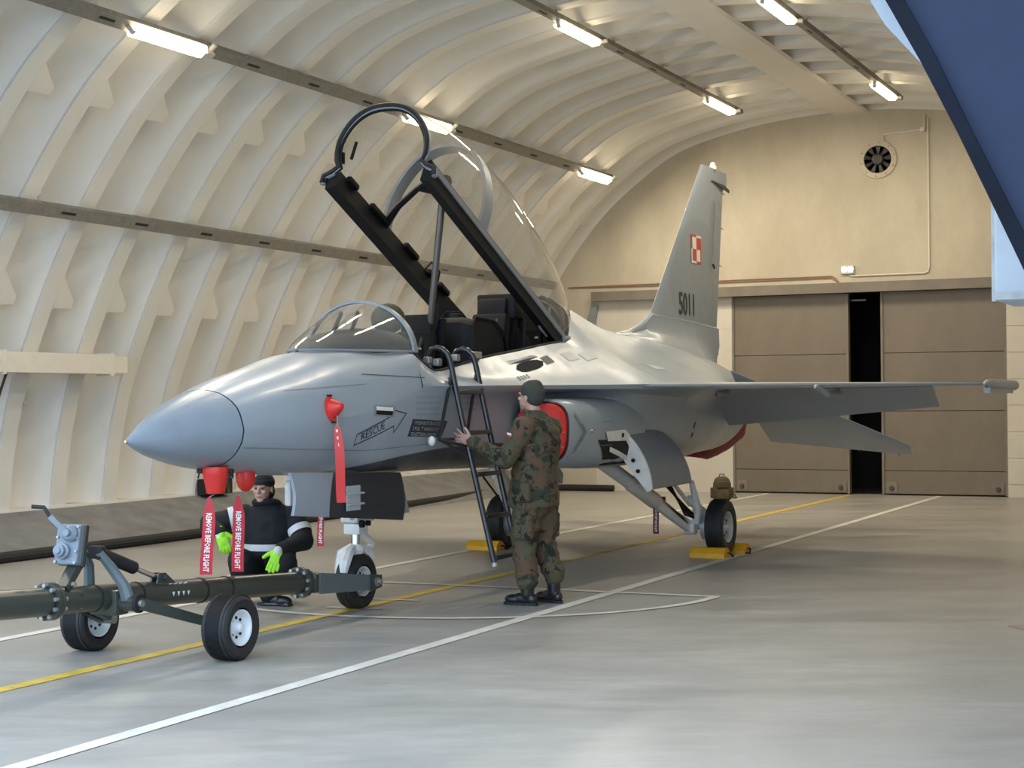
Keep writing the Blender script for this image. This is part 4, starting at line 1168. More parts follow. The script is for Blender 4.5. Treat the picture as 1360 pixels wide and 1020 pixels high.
# ---- wings
def foil(s0, s1, l, z, th, cut=1.0, n=12):
    """closed section ring, optional blunt tail"""
    up = []; lo = []
    for t in np.linspace(0, 1, n):
        x = t*t*(3-2*t)*0.35+t*0.65
        h = th*(2.2*math.sqrt(max(x*cut, 0))-1.35*(x*cut)-0.85*(x*cut)**2)
        s = s0+(s1-s0)*x
        up.append(J(s, l, z+h*0.55)); lo.append(J(s, l, z-h*0.45))
    return up+lo[::-1]
def wing(sg):
    b = MB(); LE = lambda l: 6.08+(l-1.3)*0.686
    rows = [foil(LE(l), 9.07, sg*l, 1.80, th, 0.83) for l, th in ((0.9, 0.115), (1.3, 0.105), (2.0, 0.09), (3.0, 0.065), (3.45, 0.055))]
    b.grid(rows, cv=True); b.add(rows[-1], [tuple(range(24))])
    w = b.build('wing', M['jet'], jet, 40)
    b = MB(); rows = [foil(LE(l), 9.46-0.04*(l-3.45), sg*l, 1.80, th) for l, th in ((3.455, 0.055), (3.8, 0.047), (4.1, 0.04))]
    b.grid(rows, cv=True); b.add(rows[0], [tuple(range(24))]); b.add(rows[-1], [tuple(range(24))]); b.build('wing_tip', M['jet'], w, 40)
    # drooped flap
    b = MB(); rows = []
    for l, zt, st_ in ((0.93, 1.36, 9.86), (2.2, 1.465, 9.66), (3.42, 1.57, 9.46)):
        t0 = 0.06-0.009*l
        rows.append([J(9.075, sg*l, 1.80+t0*0.6), J(9.14, sg*l, 1.80+t0*0.5), J(st_, sg*l, zt), J(9.10, sg*l, 1.80-t0*0.9), J(9.04, sg*l, 1.80-t0*0.6)])
    b.grid(rows, cv=True); b.add(rows[0], [tuple(range(5))]); b.add(rows[-1], [tuple(range(5))]); b.build('flap', M['jet'], w, 30)
    # leading edge strip, tip launcher, light
    b = MB(); b.tube([J(LE(l)+0.012, sg*l, 1.80) for l in np.linspace(1.32, 4.1, 14)], [0.016]*14, 6); b.build('leading_edge', M['jet_frame'], w)
    b = MB(); b.lathe([(0.0, 0), (0.02, 0.06), (0.05, 0.2), (0.055, 0.4), (0.055, 1.9), (0.03, 2.0), (0, 2.02)], J(7.72, sg*4.17, 1.79), (0, 1, 0), 12)
    b.box(J(8.6, sg*4.17, 1.74), (0.06, 1.5, 0.07)); b.build('tip_launcher', M['jet_frame'], w, 40)
    b = MB(); b.ball(J(LE(2.7)+0.06, sg*2.7, 1.775), (0.035, 0.12, 0.035), 10); b.bar(J(LE(2.7)+0.1, sg*2.7, 1.77), J(LE(2.7)+0.25, sg*2.75, 1.70), 0.02, 0.05); b.build('stall_fence', M['jet'], w, 40)
    for l in (1.15, 2.4):
        b = MB(); b.bbox(J(9.0, sg*l, 1.725), (0.04, 0.5, 0.05), 0.012); b.build('flap_hinge', M['jet'], w, 30)
    return w
wing(1); wing(-1)
# open wheel well on the near flank
drape_poly([(5.45, 1.30), (6.25, 1.30), (6.62, 1.06), (5.7, 1.06)], M['cockpit'], 'wheel_well_opening', 0.006)
drape_poly([(5.62, 1.375), (6.10, 1.385), (6.12, 1.28), (5.66, 1.285)], M['gear_white'], 'wheel_well_frame', 0.012)
drape_poly([(6.10, 1.385), (6.50, 1.21), (6.34, 1.14), (6.12, 1.28)], M['gear_white'], 'wheel_well_frame', 0.012)
drape_poly([(5.72, 1.235), (6.3, 1.12), (6.3, 1.085), (5.72, 1.19)], M['gear_white'], 'wheel_well_link', 0.014)
for _s, _z in ((6.0, 1.335), (6.25, 1.26)): drape_poly([(_s, _z+0.02), (_s+0.05, _z+0.02), (_s+0.05, _z-0.02), (_s, _z-0.02)], M['cockpit'], 'frame_hole', 0.018, 3, 3)
# vent slot under the wing
drape_strip([(8.42, 1.40), (8.46, 1.28)], 0.05, M['cockpit'], 'vent_slot')

# ---- tailplanes
def tailplane(sg):
    pts = [(10.42, 0.78, 2.01), (12.13, 2.56, 1.075), (12.46, 2.52, 0.945), (12.05, 0.80, 1.12)]
    b = MB(); n = V((0, 0.487, 0.873)); top = []; bot = []
    P = [J(s, sg*l, z) for s, l, z in pts]
    def at(u, v): return P[0].lerp(P[1], v).lerp(P[3].lerp(P[2], v), u)
    rows = []
    for v in (0, 0.3, 0.6, 0.85, 0.95, 1.0):
        th = 0.085*(1-0.65*v)
        up = []; lo = []
        for u in np.linspace(0, 1, 9):
            q = at(u*(1 if v < 0.9 else 1-0.25*(v-0.85)), v); h = th*math.sin(PI*min(1, u**0.7))*0.5+0.003
            up.append(q+n*h); lo.append(q-n*h)
        rows.append(up+lo[::-1])
    b.grid(rows, cv=True); b.add(rows[-1], [tuple(range(18))])
    o = b.build('tailplane', M['jet'], jet, 35)
    for v in (0.62, 0.9):
        q = at(1.0, v); b = MB(); b.cyl(q, q+V((0, 0.08, -0.03)), 0.006, 0.004, 6); b.build('static_wick', M['cockpit'], o)
tailplane(1); tailplane(-1)

# ---- fin
fin_pts = [(8.7, 2.42), (9.0, 2.445), (9.3, 2.50), (9.55, 2.57), (9.78, 2.68), (10.0, 2.87)]
def fin_w(z): return 0.085-0.055*(z-2.4)/2.3
LEz = lambda z: 9.78+(z-2.68)*(11.74-9.78)/(4.71-2.68)
TEz = lambda z: 12.12+(z-2.2)*(12.30-12.12)/0.4 if z < 2.6 else 12.30+(z-2.6)*(12.62-12.30)/(4.45-2.6)
b = MB(); rows = []
for z in np.r_[np.linspace(2.62, 4.45, 14), 4.55, 4.66, 4.70]:
    s0 = LEz(z); s1 = TEz(min(z, 4.45)) if z < 4.46 else 12.79
    rr = []
    for x in (0, 0.02, 0.08, 0.25, 0.5, 0.75, 1.0): rr.append((s0+(s1-s0)*x, fin_w(z)*(2.0*math.sqrt(x)-1.2*x-0.75*x*x)+0.002))
    rows.append([J(s, w, z) for s, w in rr]+[J(s, -w, z) for s, w in rr[::-1]])
b.grid(rows, cv=True); b.add(rows[-1], [tuple(range(14))])
fin = b.build('tail_fin', M['jet'], jet, 40)
b = MB(); rows = []                                    # fairing at the root, flowing into the spine
for s in list(np.linspace(8.55, 9.78, 14))+list(np.linspace(9.9, 12.3, 16)):
    zt = float(np.interp(s, [8.55, 8.8, 9.1, 9.4, 9.6, 9.78, 10.6, 11.4, 12.31], [2.40, 2.425, 2.46, 2.535, 2.60, 2.685, 2.665, 2.64, 2.60]))
    zb = float(np.interp(s, [8.3, 9.2, 10.1, 11.0, 11.7, 12.25, 12.4], [2.44, 2.395, 2.345, 2.265, 2.195, 2.085, 2.05]))
    wt = float(np.interp(s, [8.55, 9.78, 11, 12.31], [0.02, 0.04, 0.075, 0.035])); wb = float(np.interp(s, [8.55, 9.5, 11, 12.31], [0.06, 0.2, 0.24, 0.05]))
    if s > 12.1: s_b = 12.1+(s-12.1)*0.15
    else: s_b = s
    r = [J(s_b, wb*1.3, zb-0.12), J(s_b, wb, zb-0.02), J(s_b+(s-s_b)*0.3, wb*0.55+wt*0.45, zb+(zt-zb)*0.2), J(s, wt*1.2, zb+(zt-zb)*0.55), J(s, wt, zt-0.01), J(s, wt*0.4, zt+0.012)]
    rows.append(r+[V((2*XC-p.x, p.y, p.z)) for p in r[::-1]])
b.grid(rows); b.add(rows[-1], [tuple(range(12))]); b.build('fin_fairing', M['jet'], fin, 40)
b = MB(); b.lathe([(0.0, 0), (0.035, 0.03), (0.045, 0.12), (0.03, 0.3), (0, 0.36)], J(12.0, 0, 2.27), (0, 1, 0), 10); b.build('drain_mast', M['print_dark'], fin)
b = MB(); b.lathe([(0.05, -0.02), (0.05, 0.02), (0.035, 0.03), (0.035, 0.055), (0.02, 0.075), (0, 0.08)], J(12.22, 0, 4.71), (0, 0, 1), 12); b.build('beacon', M['white'], fin)
b = MB(); b.prism([J(12.05, 0.028, 4.53), J(12.8, 0.03, 4.44), J(12.80, 0.03, 4.48), J(12.6, 0.03, 4.52)], (0.012, 0, 0)); b.build('warning_receiver', M['print_dark'], fin, 20)
b = MB(); b.bar(J(12.22, 0.045, 4.28), J(12.03, 0.055, 3.43), 0.02, 0.02); b.build('rudder_actuator', M['jet_frame'], fin, 20)
b = MB(); b.bar(J(12.03, 0.05, 3.43), J(12.1, 0.05, 3.38), 0.02, 0.02); b.build('rudder_link', M['print_dark'], fin, 20)
for z in (2.40, 3.45, 3.95, 4.42):
    b = MB(); b.cyl(J(TEz(z)-0.02, 0, z), J(TEz(z)+0.1, 0, z-0.01), 0.02 if z < 2.5 else 0.007, 0.01 if z < 2.5 else 0.004, 6); b.build('static_wick', M['print_dark'], fin)
def fin_quad(s0, s1, z0, z1, m, name, off):
    def q(s, z):
        x = min(1, max(0, (s-LEz(z))/(TEz(z)-LEz(z)))); w = fin_w(z)*(2.0*math.sqrt(x)-1.2*x-0.75*x*x)+0.002
        return J(s, w+off, z)
    b = MB(); sk = 0.03
    b.grid([[q(s0+(s1-s0)*u+sk*v*0, z0+(z1-z0)*v) for u in np.linspace(0, 1, 3)] for v in np.linspace(0, 1, 3)])
    return b.build(name, m, fin, 0)
CS0, CZ0, CW_, CH_ = 11.18, 3.39, 0.40, 0.36
fin_quad(CS0, CS0+CW_, CZ0, CZ0+CH_, M['red_print'], 'checker_border', 0.004)
fin_quad(CS0+0.0+0.045, CS0+CW_-0.045, CZ0+0.03, CZ0+CH_-0.03, M['white'], 'checker_white', 0.006)
hw, hh_ = (CW_-0.09)/2, (CH_-0.06)/2
fin_quad(CS0+0.045+hw, CS0+CW_-0.045, CZ0+0.03+hh_, CZ0+CH_-0.03, M['red_print'], 'checker_red', 0.008)
fin_quad(CS0+0.045, CS0+0.045+hw, CZ0+0.03, CZ0+0.03+hh_, M['red_print'], 'checker_red', 0.008)
fin_quad(CS0, CS0+0.045+hw, CZ0+CH_-0.03, CZ0+CH_, M['red_print'], 'checker_edge', 0.006)
fin_quad(CS0+0.045+hw, CS0+CW_, CZ0+CH_-0.03, CZ0+CH_, M['white'], 'checker_edge', 0.0065)
fin_quad(CS0, CS0+0.045, CZ0, CZ0+0.03+hh_, M['white'], 'checker_edge', 0.006)
fin_quad(CS0, CS0+0.045+hw, CZ0, CZ0+0.03, M['white'], 'checker_edge', 0.0062)
vs, fs = text_geo('5011', 0.385, 'LEFT', 3, 0.006, 0.86)
def fin_p(x, y):
    s, z = 10.66+x, 2.725+y; q = min(1, max(0, (s-LEz(z))/(TEz(z)-LEz(z))))
    return J(s, fin_w(z)*(2.0*math.sqrt(q)-1.2*q-0.75*q*q)+0.007, z)
mesh_obj('tail_number', [fin_p(x, y) for x, y in vs], fs, M['print_dark'], fin, 0, weld=False)

# ---- nozzle
b = MB(); b.lathe([(0.41, 0), (0.405, 0.4), (0.36, 0.65), (0.33, 0.7), (0.31, 0.65), (0.36, 0.1)], J(11.5, 0, 1.42), (0, 1, 0), 28); b.build('exhaust_nozzle', M['alu'], jet, 40)
nz = thing('exhaust_cover', tuple(J(12.3, 0, 1.42)), 'dark red canvas cover tied over the exhaust nozzle', 'cover')
b = MB(); rows = []
for k, (r, d) in enumerate(((0.44, 0.0), (0.465, 0.12), (0.46, 0.5), (0.44, 0.95), (0.41, 1.2), (0.30, 1.31), (0.12, 1.34), (0.01, 1.345))):
    rr = []
    for j in range(40):
        a = 2*PI*j/40; w = 1+0.03*math.sin(5*a+k)+0.02*math.sin(11*a+2*k)
        sag = -0.05*max(0, -math.sin(a))*math.sin(PI*min(1, d/1.34))
        rr.append(J(11.12+d+0.012*math.sin(3*a), r*w*math.cos(a), 1.42+r*w*math.sin(a)+sag))
    rows.append(rr)
b.grid(rows, cv=True); b.build('canvas', M['dark_red'], nz, 60)
b = MB(); b.tube([J(11.22, 0.482*math.cos(a), 1.42+0.465*math.sin(a)) for a in np.linspace(0, 2*PI, 30, endpoint=False)], 0.012, 6, closed=True); b.build('tie_cord', M['red_cloth'], nz)

# ---- landing gear
def wheel(parent, c, R, W, rim, name='wheel', side=1, rimmat=None, treads=3):
    """wheel spinning about the x axis"""
    c = V(c); hw = W/2
    b = MB()
    prof = [(R*0.60, -hw*0.86), (R*0.72, -hw*0.97), (R*0.86, -hw), (R*0.95, -hw*0.86), (R*0.99, -hw*0.6)]
    for k in range(treads):
        x0 = -hw*0.6+1.2*hw*(k+0.5)/treads
        prof += [(R, x0-0.25*hw), (R, x0-0.045*hw), (R*0.975, x0-0.035*hw), (R*0.975, x0+0.035*hw), (R, x0+0.045*hw), (R, x0+0.25*hw)] if treads else []
    prof += [(R*0.99, hw*0.6), (R*0.95, hw*0.86), (R*0.86, hw), (R*0.72, hw*0.97), (R*0.60, hw*0.86)]
    prof = [prof[0]]+[p for i, p in enumerate(prof[1:], 1) if p[1] > prof[i-1][1]-0.004 or True]
    b.lathe(prof, c, (1, 0, 0), 36, cap=False); w = b.build(name, M['tire'], parent, 30)
    b = MB(); b.lathe([(0.0, hw*0.55), (rim*0.3, hw*0.6), (rim*0.36, hw*0.45), (rim*0.74, hw*0.35), (rim*0.8, hw*0.62), (rim*0.93, hw*0.84), (rim*1.02, hw*0.88), (rim*1.02, -hw*0.88), (rim*0.9, -hw*0.8), (rim*0.7, -hw*0.4), (0, -hw*0.4)], c, (1, 0, 0), 32)
    b.build('rim', rimmat or M['alu'], w, 30)
    b = MB()
    for k in range(8):
        a = 2*PI*k/8; p = c+V((hw*0.42, rim*0.55*math.cos(a), rim*0.55*math.sin(a))); b.cyl(p, p+V((hw*0.06, 0, 0)), rim*0.09, rim*0.09, 8)
    b.build('rim_hole', M['cockpit'], w)
    b = MB(); b.lathe([(0, hw*0.95), (rim*0.2, hw*0.9), (rim*0.28, hw*0.7), (rim*0.28, hw*0.5)], c, (1, 0, 0), 14); b.build('hub_cap', rimmat or M['alu'], w)
    return w
# nose gear
NS, NLAT = 2.96, -0.03
b = MB(); b.cyl(J(NS+0.02, NLAT, 1.12), J(NS, NLAT, 0.60), 0.058, 0.055, 14); b.bbox(J(NS+0.03, NLAT, 0.735), (0.16, 0.28, 0.07), 0.012); b.bbox(J(NS, NLAT, 0.645), (0.15, 0.15, 0.09), 0.015)
b.bar(J(NS-0.12, NLAT+0.02, 0.73), J(NS-0.2, NLAT, 1.1), 0.05, 0.05)
ng = b.build('nose_gear_strut', M['gear_white'], jet, 30)
b = MB(); b.cyl(J(NS, NLAT, 0.62), J(NS-0.005, NLAT, 0.47), 0.036, 0.036, 14); b.build('nose_gear_piston', M['chrome'], ng)
b = MB(); b.ball(J(NS, NLAT, 0.475), (0.075, 0.075, 0.055), 12); 
for sg in (-1,):
    b.tube([J(NS, NLAT-0.02, 0.485), J(NS-0.02, NLAT-0.12, 0.44), J(NS-0.02, NLAT-0.145, 0.32), J(NS, NLAT-0.135, 0.225)], [0.05, 0.045, 0.04, 0.05], 10)
b.tube([J(NS-0.05, NLAT, 0.49), J(NS-0.16, NLAT+0.02, 0.46), J(NS-0.23, NLAT+0.03, 0.39), J(NS-0.245, NLAT+0.03, 0.31)], [0.035, 0.05, 0.05, 0.03], 8)
b.tube([J(NS+0.05, NLAT, 0.49), J(NS+0.14, NLAT+0.02, 0.455), J(NS+0.21, NLAT+0.03, 0.38)], [0.035, 0.045, 0.03], 8); b.build('fork', M['gear_white'], ng)
b = MB(); b.tube([J(NS+0.06, NLAT, 0.62), J(NS+0.19, NLAT+0.02, 0.53), J(NS+0.24, NLAT+0.02, 0.505)], [0.035, 0.028, 0.025], 8); b.tube([J(NS+0.23, NLAT+0.02, 0.5), J(NS+0.13, NLAT, 0.44)], [0.025, 0.03], 8); b.build('torque_link', M['gear_white'], ng)
for _d, _r in ((-0.08, 0.03), (0.02, 0.022)):
    b = MB(); b.cyl(J(NS+_d, NLAT+0.09, 0.69), J(NS+_d, NLAT+0.12, 0.69), _r, _r, 10); b.build('gear_light', M['cockpit'], ng)
wheel(jet, J(NS, NLAT, 0.222), 0.222, 0.17, 0.118, 'nose_wheel', 1, M['gear_white'], 2)
b = MB(); b.cyl(J(NS, NLAT-0.16, 0.222), J(NS, NLAT+0.11, 0.222), 0.022, 0.022, 10); b.build('axle', M['chrome'], ng)
# nose gear door hanging on the near side
b = MB(); rows = []
for t in np.linspace(0, 1, 12):
    s = 1.42+1.62*t; zt = 1.165-0.065*t; zb = 0.855-0.14*t; r = []
    for v in np.linspace(0, 1, 8): r.append((s+0.02*v, 0.34+0.035*math.sin(PI*v*0.9), zt+(zb-zt)*v))
    rows.append(r)
out = [[J(*p) for p in r] for r in rows]; inn = [[J(p[0], p[1]-0.025, p[2]) for p in r] for r in rows]
b.grid(out); b.grid(inn, flip=True)
edge = lambda g: [r[0] for r in g]+g[-1][1:]+[r[-1] for r in g[::-1]][1:]+g[0][::-1][1:-1]
e1, e2 = edge(out), edge(inn); b.grid([e1, e2], cv=True)
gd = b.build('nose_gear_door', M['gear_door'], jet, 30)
b = MB(); b.prism([J(3.05, 0.345, 1.08), J(3.10, 0.345, 0.95), J(3.18, 0.345, 0.77), J(3.05, 0.345, 0.77)], (-0.02, 0, 0)); b.build('door_hinge_plate', M['jet_frame'], gd, 20)
b = MB(); b.bbox(J(2.22, 0.385, 0.94), (0.012, 0.20, 0.19), 0.004); b.build('antenna_plate', M['print_light'], gd, 20)
for z in (0.975, 0.895):
    b = MB(); b.box(J(2.23, 0.40, z), (0.03, 0.22, 0.014)); b.build('antenna_rail', M['print_light'], gd, 0)
b = MB(); b.bbox(J(1.95, 0.0, 0.985), (0.06, 0.10, 0.19), 0.02); b.bar(J(1.95, 0.0, 1.05), J(1.95, 0.0, 1.2), 0.05, 0.05); b.build('bay_actuator', M['gear_white'], gd, 30)

# main gear
def main_gear(sg):
    b = MB()
    top = J(6.25, sg*0.72, 1.12) if sg > 0 else J(7.25, sg*0.85, 1.08); axle = J(8.20, sg*1.02, 0.30)
    b.tube([top, top.lerp(axle, 0.45)], [0.075, 0.07], 12); 
    b.bar(top.lerp(axle, 0.5)+V((0, 0, -0.02)), axle, 0.05, 0.09, w1=0.06, h1=0.12)
    mg = b.build('main_gear_leg', M['gear_white'], jet, 35)
    b = MB(); b.tube([top.lerp(axle, 0.34), top.lerp(axle, 0.36), top.lerp(axle, 0.60), top.lerp(axle, 0.62)], [0.072, 0.084, 0.084, 0.07], 14); b.build('leg_sleeve', M['cream_metal'], mg, 35)
    b = MB(); b.cyl(top.lerp(axle, 0.6)+V((0, 0, 0.05)), axle+V((0, -0.02, 0.02)), 0.032, 0.032, 12); b.build('shock_piston', M['chrome'], mg)
    b = MB(); b.tube([J(6.85, sg*0.9, 1.25) if sg > 0 else J(7.4, sg*0.95, 1.1), J(7.6, sg*1.0, 0.84)], 0.035, 10); b.tube([J(7.1, sg*0.95, 1.16), J(8.1, sg*1.05, 0.55)], 0.022, 8); b.build('retraction_jack', M['gear_white'], mg)
    b = MB()
    b.tube([J(7.95, sg*1.12, 0.80), J(8.12, sg*1.12, 0.55), J(8.22, sg*1.08, 0.36)], [0.03, 0.045, 0.05], 8)
    b.bar(J(8.05, sg*1.05, 0.62), J(8.35, sg*1.15, 0.42), 0.05, 0.08); b.build('drag_brace', M['gear_white'], mg, 35)
    b = MB(); b.cyl(axle+V((-sg*0.06, 0, 0)), axle+V((sg*0.06, 0, 0)), 0.075, 0.075, 14); b.cyl(J(8.32, sg*1.0, 0.33), J(8.40, sg*1.22, 0.305), 0.05, 0.05, 12); b.build('axle_block', M['gear_white'], mg)
    b = MB(); b.cyl(J(8.40, sg*1.10, 0.30), J(8.40, sg*1.22, 0.30), 0.14, 0.14, 20); b.build('brake_pack', M['alu'], mg)
    b = MB()
    for k in range(4 if sg > 0 else 1):
        o_ = 0.03*k
        b.tube(([J(6.5, sg*(0.86+o_), 1.16), J(6.9, sg*(0.95+o_), 0.99-o_)] if sg > 0 else []) + [J(7.3, sg*(1.0+o_), 0.86), J(7.9, sg*1.06, 0.55-o_), J(8.3, sg*1.08, 0.38)], 0.012, 6)
    b.build('hydraulic_lines', M['cockpit'], mg)
    w = wheel(jet, J(8.40, sg*1.29, 0.30), 0.30, 0.20, 0.165, 'main_wheel', sg, M['alu'], 3)
    if sg < 0:
        for ch in list(w.children):
            for q in ch.data.vertices: q.co.x = 2*(sg*1.29)-q.co.x
            ch.data.flip_normals()
    # dark wheel well and door
    b = MB(); rows = []
    for s in np.linspace(5.95, 7.5, 8):
        rr = []
        for a in np.linspace(0.52, 0.85, 6):
            h = half(min(s, 6.6), NOSE_N, MID_N) if s < 6.6 else half(s, MID_N, len(ST)); n_ = len(h)
            l, z = h[NU+int((NL-1)*a)]; rr.append(J(s, sg*(l+0.012), z-0.012))
        rows.append(rr)
    b.grid(rows); b.build('wheel_well', M['cockpit'], jet, 40)
    if sg < 0: return
    b = MB(); ro = []; ri = []
    for t in np.linspace(0, 1, 10):
        r1 = []; r2 = []
        for v in np.linspace(0, 1, 10):
            s = 6.18+1.0*t+0.28*v+0.10*t*v; l = 1.02+0.22*math.sin(v*1.7)+0.02*t; z = 1.385-0.03*t-0.58*v**1.35+0.04*t*v
            r1.append(J(s, sg*l, z)); r2.append(J(s, sg*(l-0.03), z-0.01))
        ro.append(r1); ri.append(r2)
    b.grid(ro); b.grid(ri, flip=True); b.grid([edge(ro), edge(ri)], cv=True)
    d = b.build('main_gear_door', M['jet_door'], jet, 40)
    b = MB(); r1 = []; r2 = []; r3 = []; r4 = []
    for v in np.linspace(0, 1, 12):                     # white inner frame of the door
        s = 6.15+0.28*v; l = 1.02+0.22*math.sin(v*1.7); z = 1.385-0.58*v**1.35; w_ = 0.17*math.sin(PI*(0.12+0.83*v))+0.03
        r1.append(J(s, sg*l, z)); r2.append(J(s-0.02, sg*(l-w_*0.75), z-w_*0.55)); r3.append(J(s+0.03, sg*(l-w_*0.75), z-w_*0.55)); r4.append(J(s+0.03, sg*l, z))
    b.grid([r1, r2, r3, r4], cu=True); b.build('door_inner_frame', M['gear_white'], d, 30)
    for v in (0.32, 0.52, 0.68):
        s = 6.15+0.28*v; l = 1.02+0.22*math.sin(v*1.7); z = 1.385-0.58*v**1.35
        b = MB(); p = J(s-0.015, sg*(l-0.085), z-0.06); b.cyl(p, p+V((0, -0.012, 0)), 0.02, 0.02, 10); b.build('lightening_hole', M['cockpit'], d)
    b = MB(); b.tube([J(6.45, sg*0.93, 1.2), J(6.85, sg*1.16, 0.9)], 0.018, 8); b.build('door_rod', M['chrome'], d)
    # ventral strake brace seen below the intake
    b = MB(); b.bar(J(5.6, sg*0.55, 1.05), J(6.3, sg*0.62, 0.84) if False else J(5.9, sg*0.5, 0.92), 0.06, 0.1); b.build('bay_door', M['jet_frame'], mg, 20)
M['jet_door'] = mat('gear_door_grey', (0.20, 0.225, 0.25), 0.4, var=0.06)
main_gear(1); main_gear(-1)
# ============================================================ COVERS AND STREAMERS
EX = V((0.89, 0.456, 0)); EN = V((0.456, -0.89, 0))
def streamer(parent, top, L, w, text=None, w0=None, sway=0.0, name='streamer', txt_from=0.2, m=None, size=None):
    w0 = w if w0 is None else w0
    b = MB(); rows = []; rows2 = []
    for t in np.linspace(0, 1, 14):
        c = V(top)+V((0, 0, -L*t))+EX*(sway*t+0.006*math.sin(5*t))+EN*(0.01*math.sin(4*t))
        ww = w0+(w-w0)*min(1, t/0.25)
        if t == 0: ww = w0*0.6
        rows.append([c-EX*ww/2, c+EX*ww/2]); rows2.append([p-EN*0.004 for p in rows[-1]])
    b.grid(rows); b.grid(rows2, flip=True)
    e = lambda g: [r[0] for r in g]+[r[1] for r in g[::-1]]
    b.grid([e(rows), e(rows2)], cv=True)
    s = b.build(name, m or M['red_cloth'], parent, 40)
    if text:
        sz = size or w*0.62
        vs, fs = text_geo(text, sz, 'LEFT', 1, 0.0012, 1.0)
        wd = max(v[0] for v in vs); av = L*(1-txt_from)-0.02
        k = av/wd
        def P(x, y):
            d = txt_from*L+x*k; t = d/L
            return V(top)+V((0, 0, -d))+EX*(sway*t+0.006*math.sin(5*t)+y-sz*0.35)+EN*(0.01*math.sin(4*t)+0.004)
        mesh_obj('streamer_text', [P(x, y) for x, y in vs], fs, M['white'], s, 0, weld=False)
    return s
def ring(parent, a, c, m=None):
    b = MB(); b.tube([a, (V(a)+V(c))/2+EX*0.004, c], 0.004, 6); return b.build('lanyard', m or M['galv'], parent)

# cover under the radome
p = J(0.80, 0.13, 1.20); cv1 = thing('probe_cover', tuple(p), 'red cup cover under the radome with a red warning streamer', 'cover', 'red protective covers')
b = MB(); b.lathe([(0.086, 0.03), (0.092, 0.0), (0.085, -0.03), (0.062, -0.15), (0.05, -0.155), (0.0, -0.155)], p, (0, 0, 1), 20); b.build('cup', M['red'], cv1, 40)
for sg in (-1, 1):
    b = MB(); b.bbox(p+EX*0.105*sg+V((0, 0, 0.0)), (0.04, 0.03, 0.03), 0.006); b.cyl(p+EX*0.11*sg+V((0, 0, -0.01)), p+EX*0.12*sg+V((0, 0, -0.05)), 0.006, 0.006, 6); b.build('clip', M['black'], cv1, 20)
t0 = p+V((0, 0, -0.18))-EX*0.045; ring(cv1, p+V((0, 0, -0.15)), t0)
streamer(cv1, t0, 0.53, 0.085, 'REMOVE BEFORE FLIGHT', 0.03, -0.02)
# cover further back
p = J(1.25, 0.07, 1.155); cv2 = thing('probe_cover', tuple(p), 'red rounded cover behind the first, above the crouching man with streamer', 'cover', 'red protective covers')
b = MB(); b.lathe([(0.066, 0.03), (0.07, 0.0), (0.066, -0.05), (0.052, -0.09), (0.028, -0.115), (0, -0.12)], p-EX*0.0, (0, 0, 1), 18); b.build('cup', M['red'], cv2, 40)
b = MB(); b.bbox(p-EX*0.105, (0.04, 0.03, 0.03), 0.006); b.cyl(p-EX*0.11, p-EX*0.12+V((0, 0, -0.05)), 0.006, 0.006, 6); b.build('clip', M['black'], cv2, 20)
t0 = p+V((0, 0, -0.15))-EX*0.055; ring(cv2, p+V((0, 0, -0.12)), t0)
streamer(cv2, t0, 0.54, 0.085, 'REMOVE BEFORE FLIGHT', 0.03, 0.0)
# cone cover on the near flank
pf = drape(1.71, 1.615, 0.0); cv3 = thing('sensor_cover', tuple(pf), 'red cone cover on the near side of the nose with a long plain streamer', 'cover', 'red protective covers')
hit = BV.ray_cast(J(1.71, 3, 1.615), V((-1, 0, 0))); nr = hit[1] if hit[1].x > 0 else -hit[1]
ua = V((0, 0, 1)); ub = nr.cross(ua).normalized(); ua = ub.cross(nr).normalized()
b = MB(); rows = []
for r1, r2, h in ((0.095, 0.062, -0.02), (0.095, 0.062, 0.015), (0.075, 0.055, 0.02), (0.06, 0.05, 0.05), (0.03, 0.03, 0.10), (0.022, 0.022, 0.112), (0.002, 0.002, 0.115)):
    rows.append([pf+nr*h+ua*(r1*math.sin(a))*(-1)+ub*(r2*math.cos(a)) for a in np.linspace(0, 2*PI, 22, endpoint=False)])
b.grid(rows, cv=True); b.build('cone', M['red'], cv3, 40)
for sg in (-1, 1):
    b = MB(); b.bbox(pf+ua*0.10*sg+nr*0.012, (0.02, 0.05, 0.015), 0.004); b.build('clip', M['black'], cv3, 20)
t0 = pf+nr*0.06+V((0, 0, -0.13)); ring(cv3, pf+nr*0.05-ua*0.05, t0)
st3 = streamer(cv3, t0, 0.56, 0.068, None, 0.042, 0.035, m=M['red'])
for k in range(3):
    b = MB(); b.box(t0+V((0, 0, -0.04-0.05*k))+EN*0.006+EX*0.004*k, (0.016, 0.004, 0.02)); b.build('eyelet', M['white'], st3, 0)
# streamer hanging behind the nose gear door
p = J(2.02, 0.22, 1.06); cv4 = thing('gear_pin_streamer', tuple(p), 'red lettered streamer showing below the nose gear door', 'streamer')
b = MB(); b.cyl(p+V((0, 0, 0.05)), p, 0.01, 0.01, 8); b.build('lock_pin', M['galv'], cv4)
streamer(cv4, p, 0.475, 0.05, 'REMOVE BEFORE FLIGHT', 0.03, 0.0)
p = J(7.75, 0.78, 0.62); cv5 = thing('gear_pin_streamer', tuple(p), 'small red streamer hanging from the near main landing gear leg', 'streamer')
b = MB(); b.cyl(p+V((0, 0, 0.08)), p, 0.012, 0.012, 8); b.build('lock_pin', M['galv'], cv5)
streamer(cv5, p, 0.36, 0.06, 'REMOVE BEFORE FLIGHT', 0.05, 0.02, m=M['dark_red'])
b = MB(); b.box(p+EX*0.09+V((0, 0, -0.02)), (0.05, 0.02, 0.10)); b.build('tag_plate', M['dark_red'], cv5, 0)

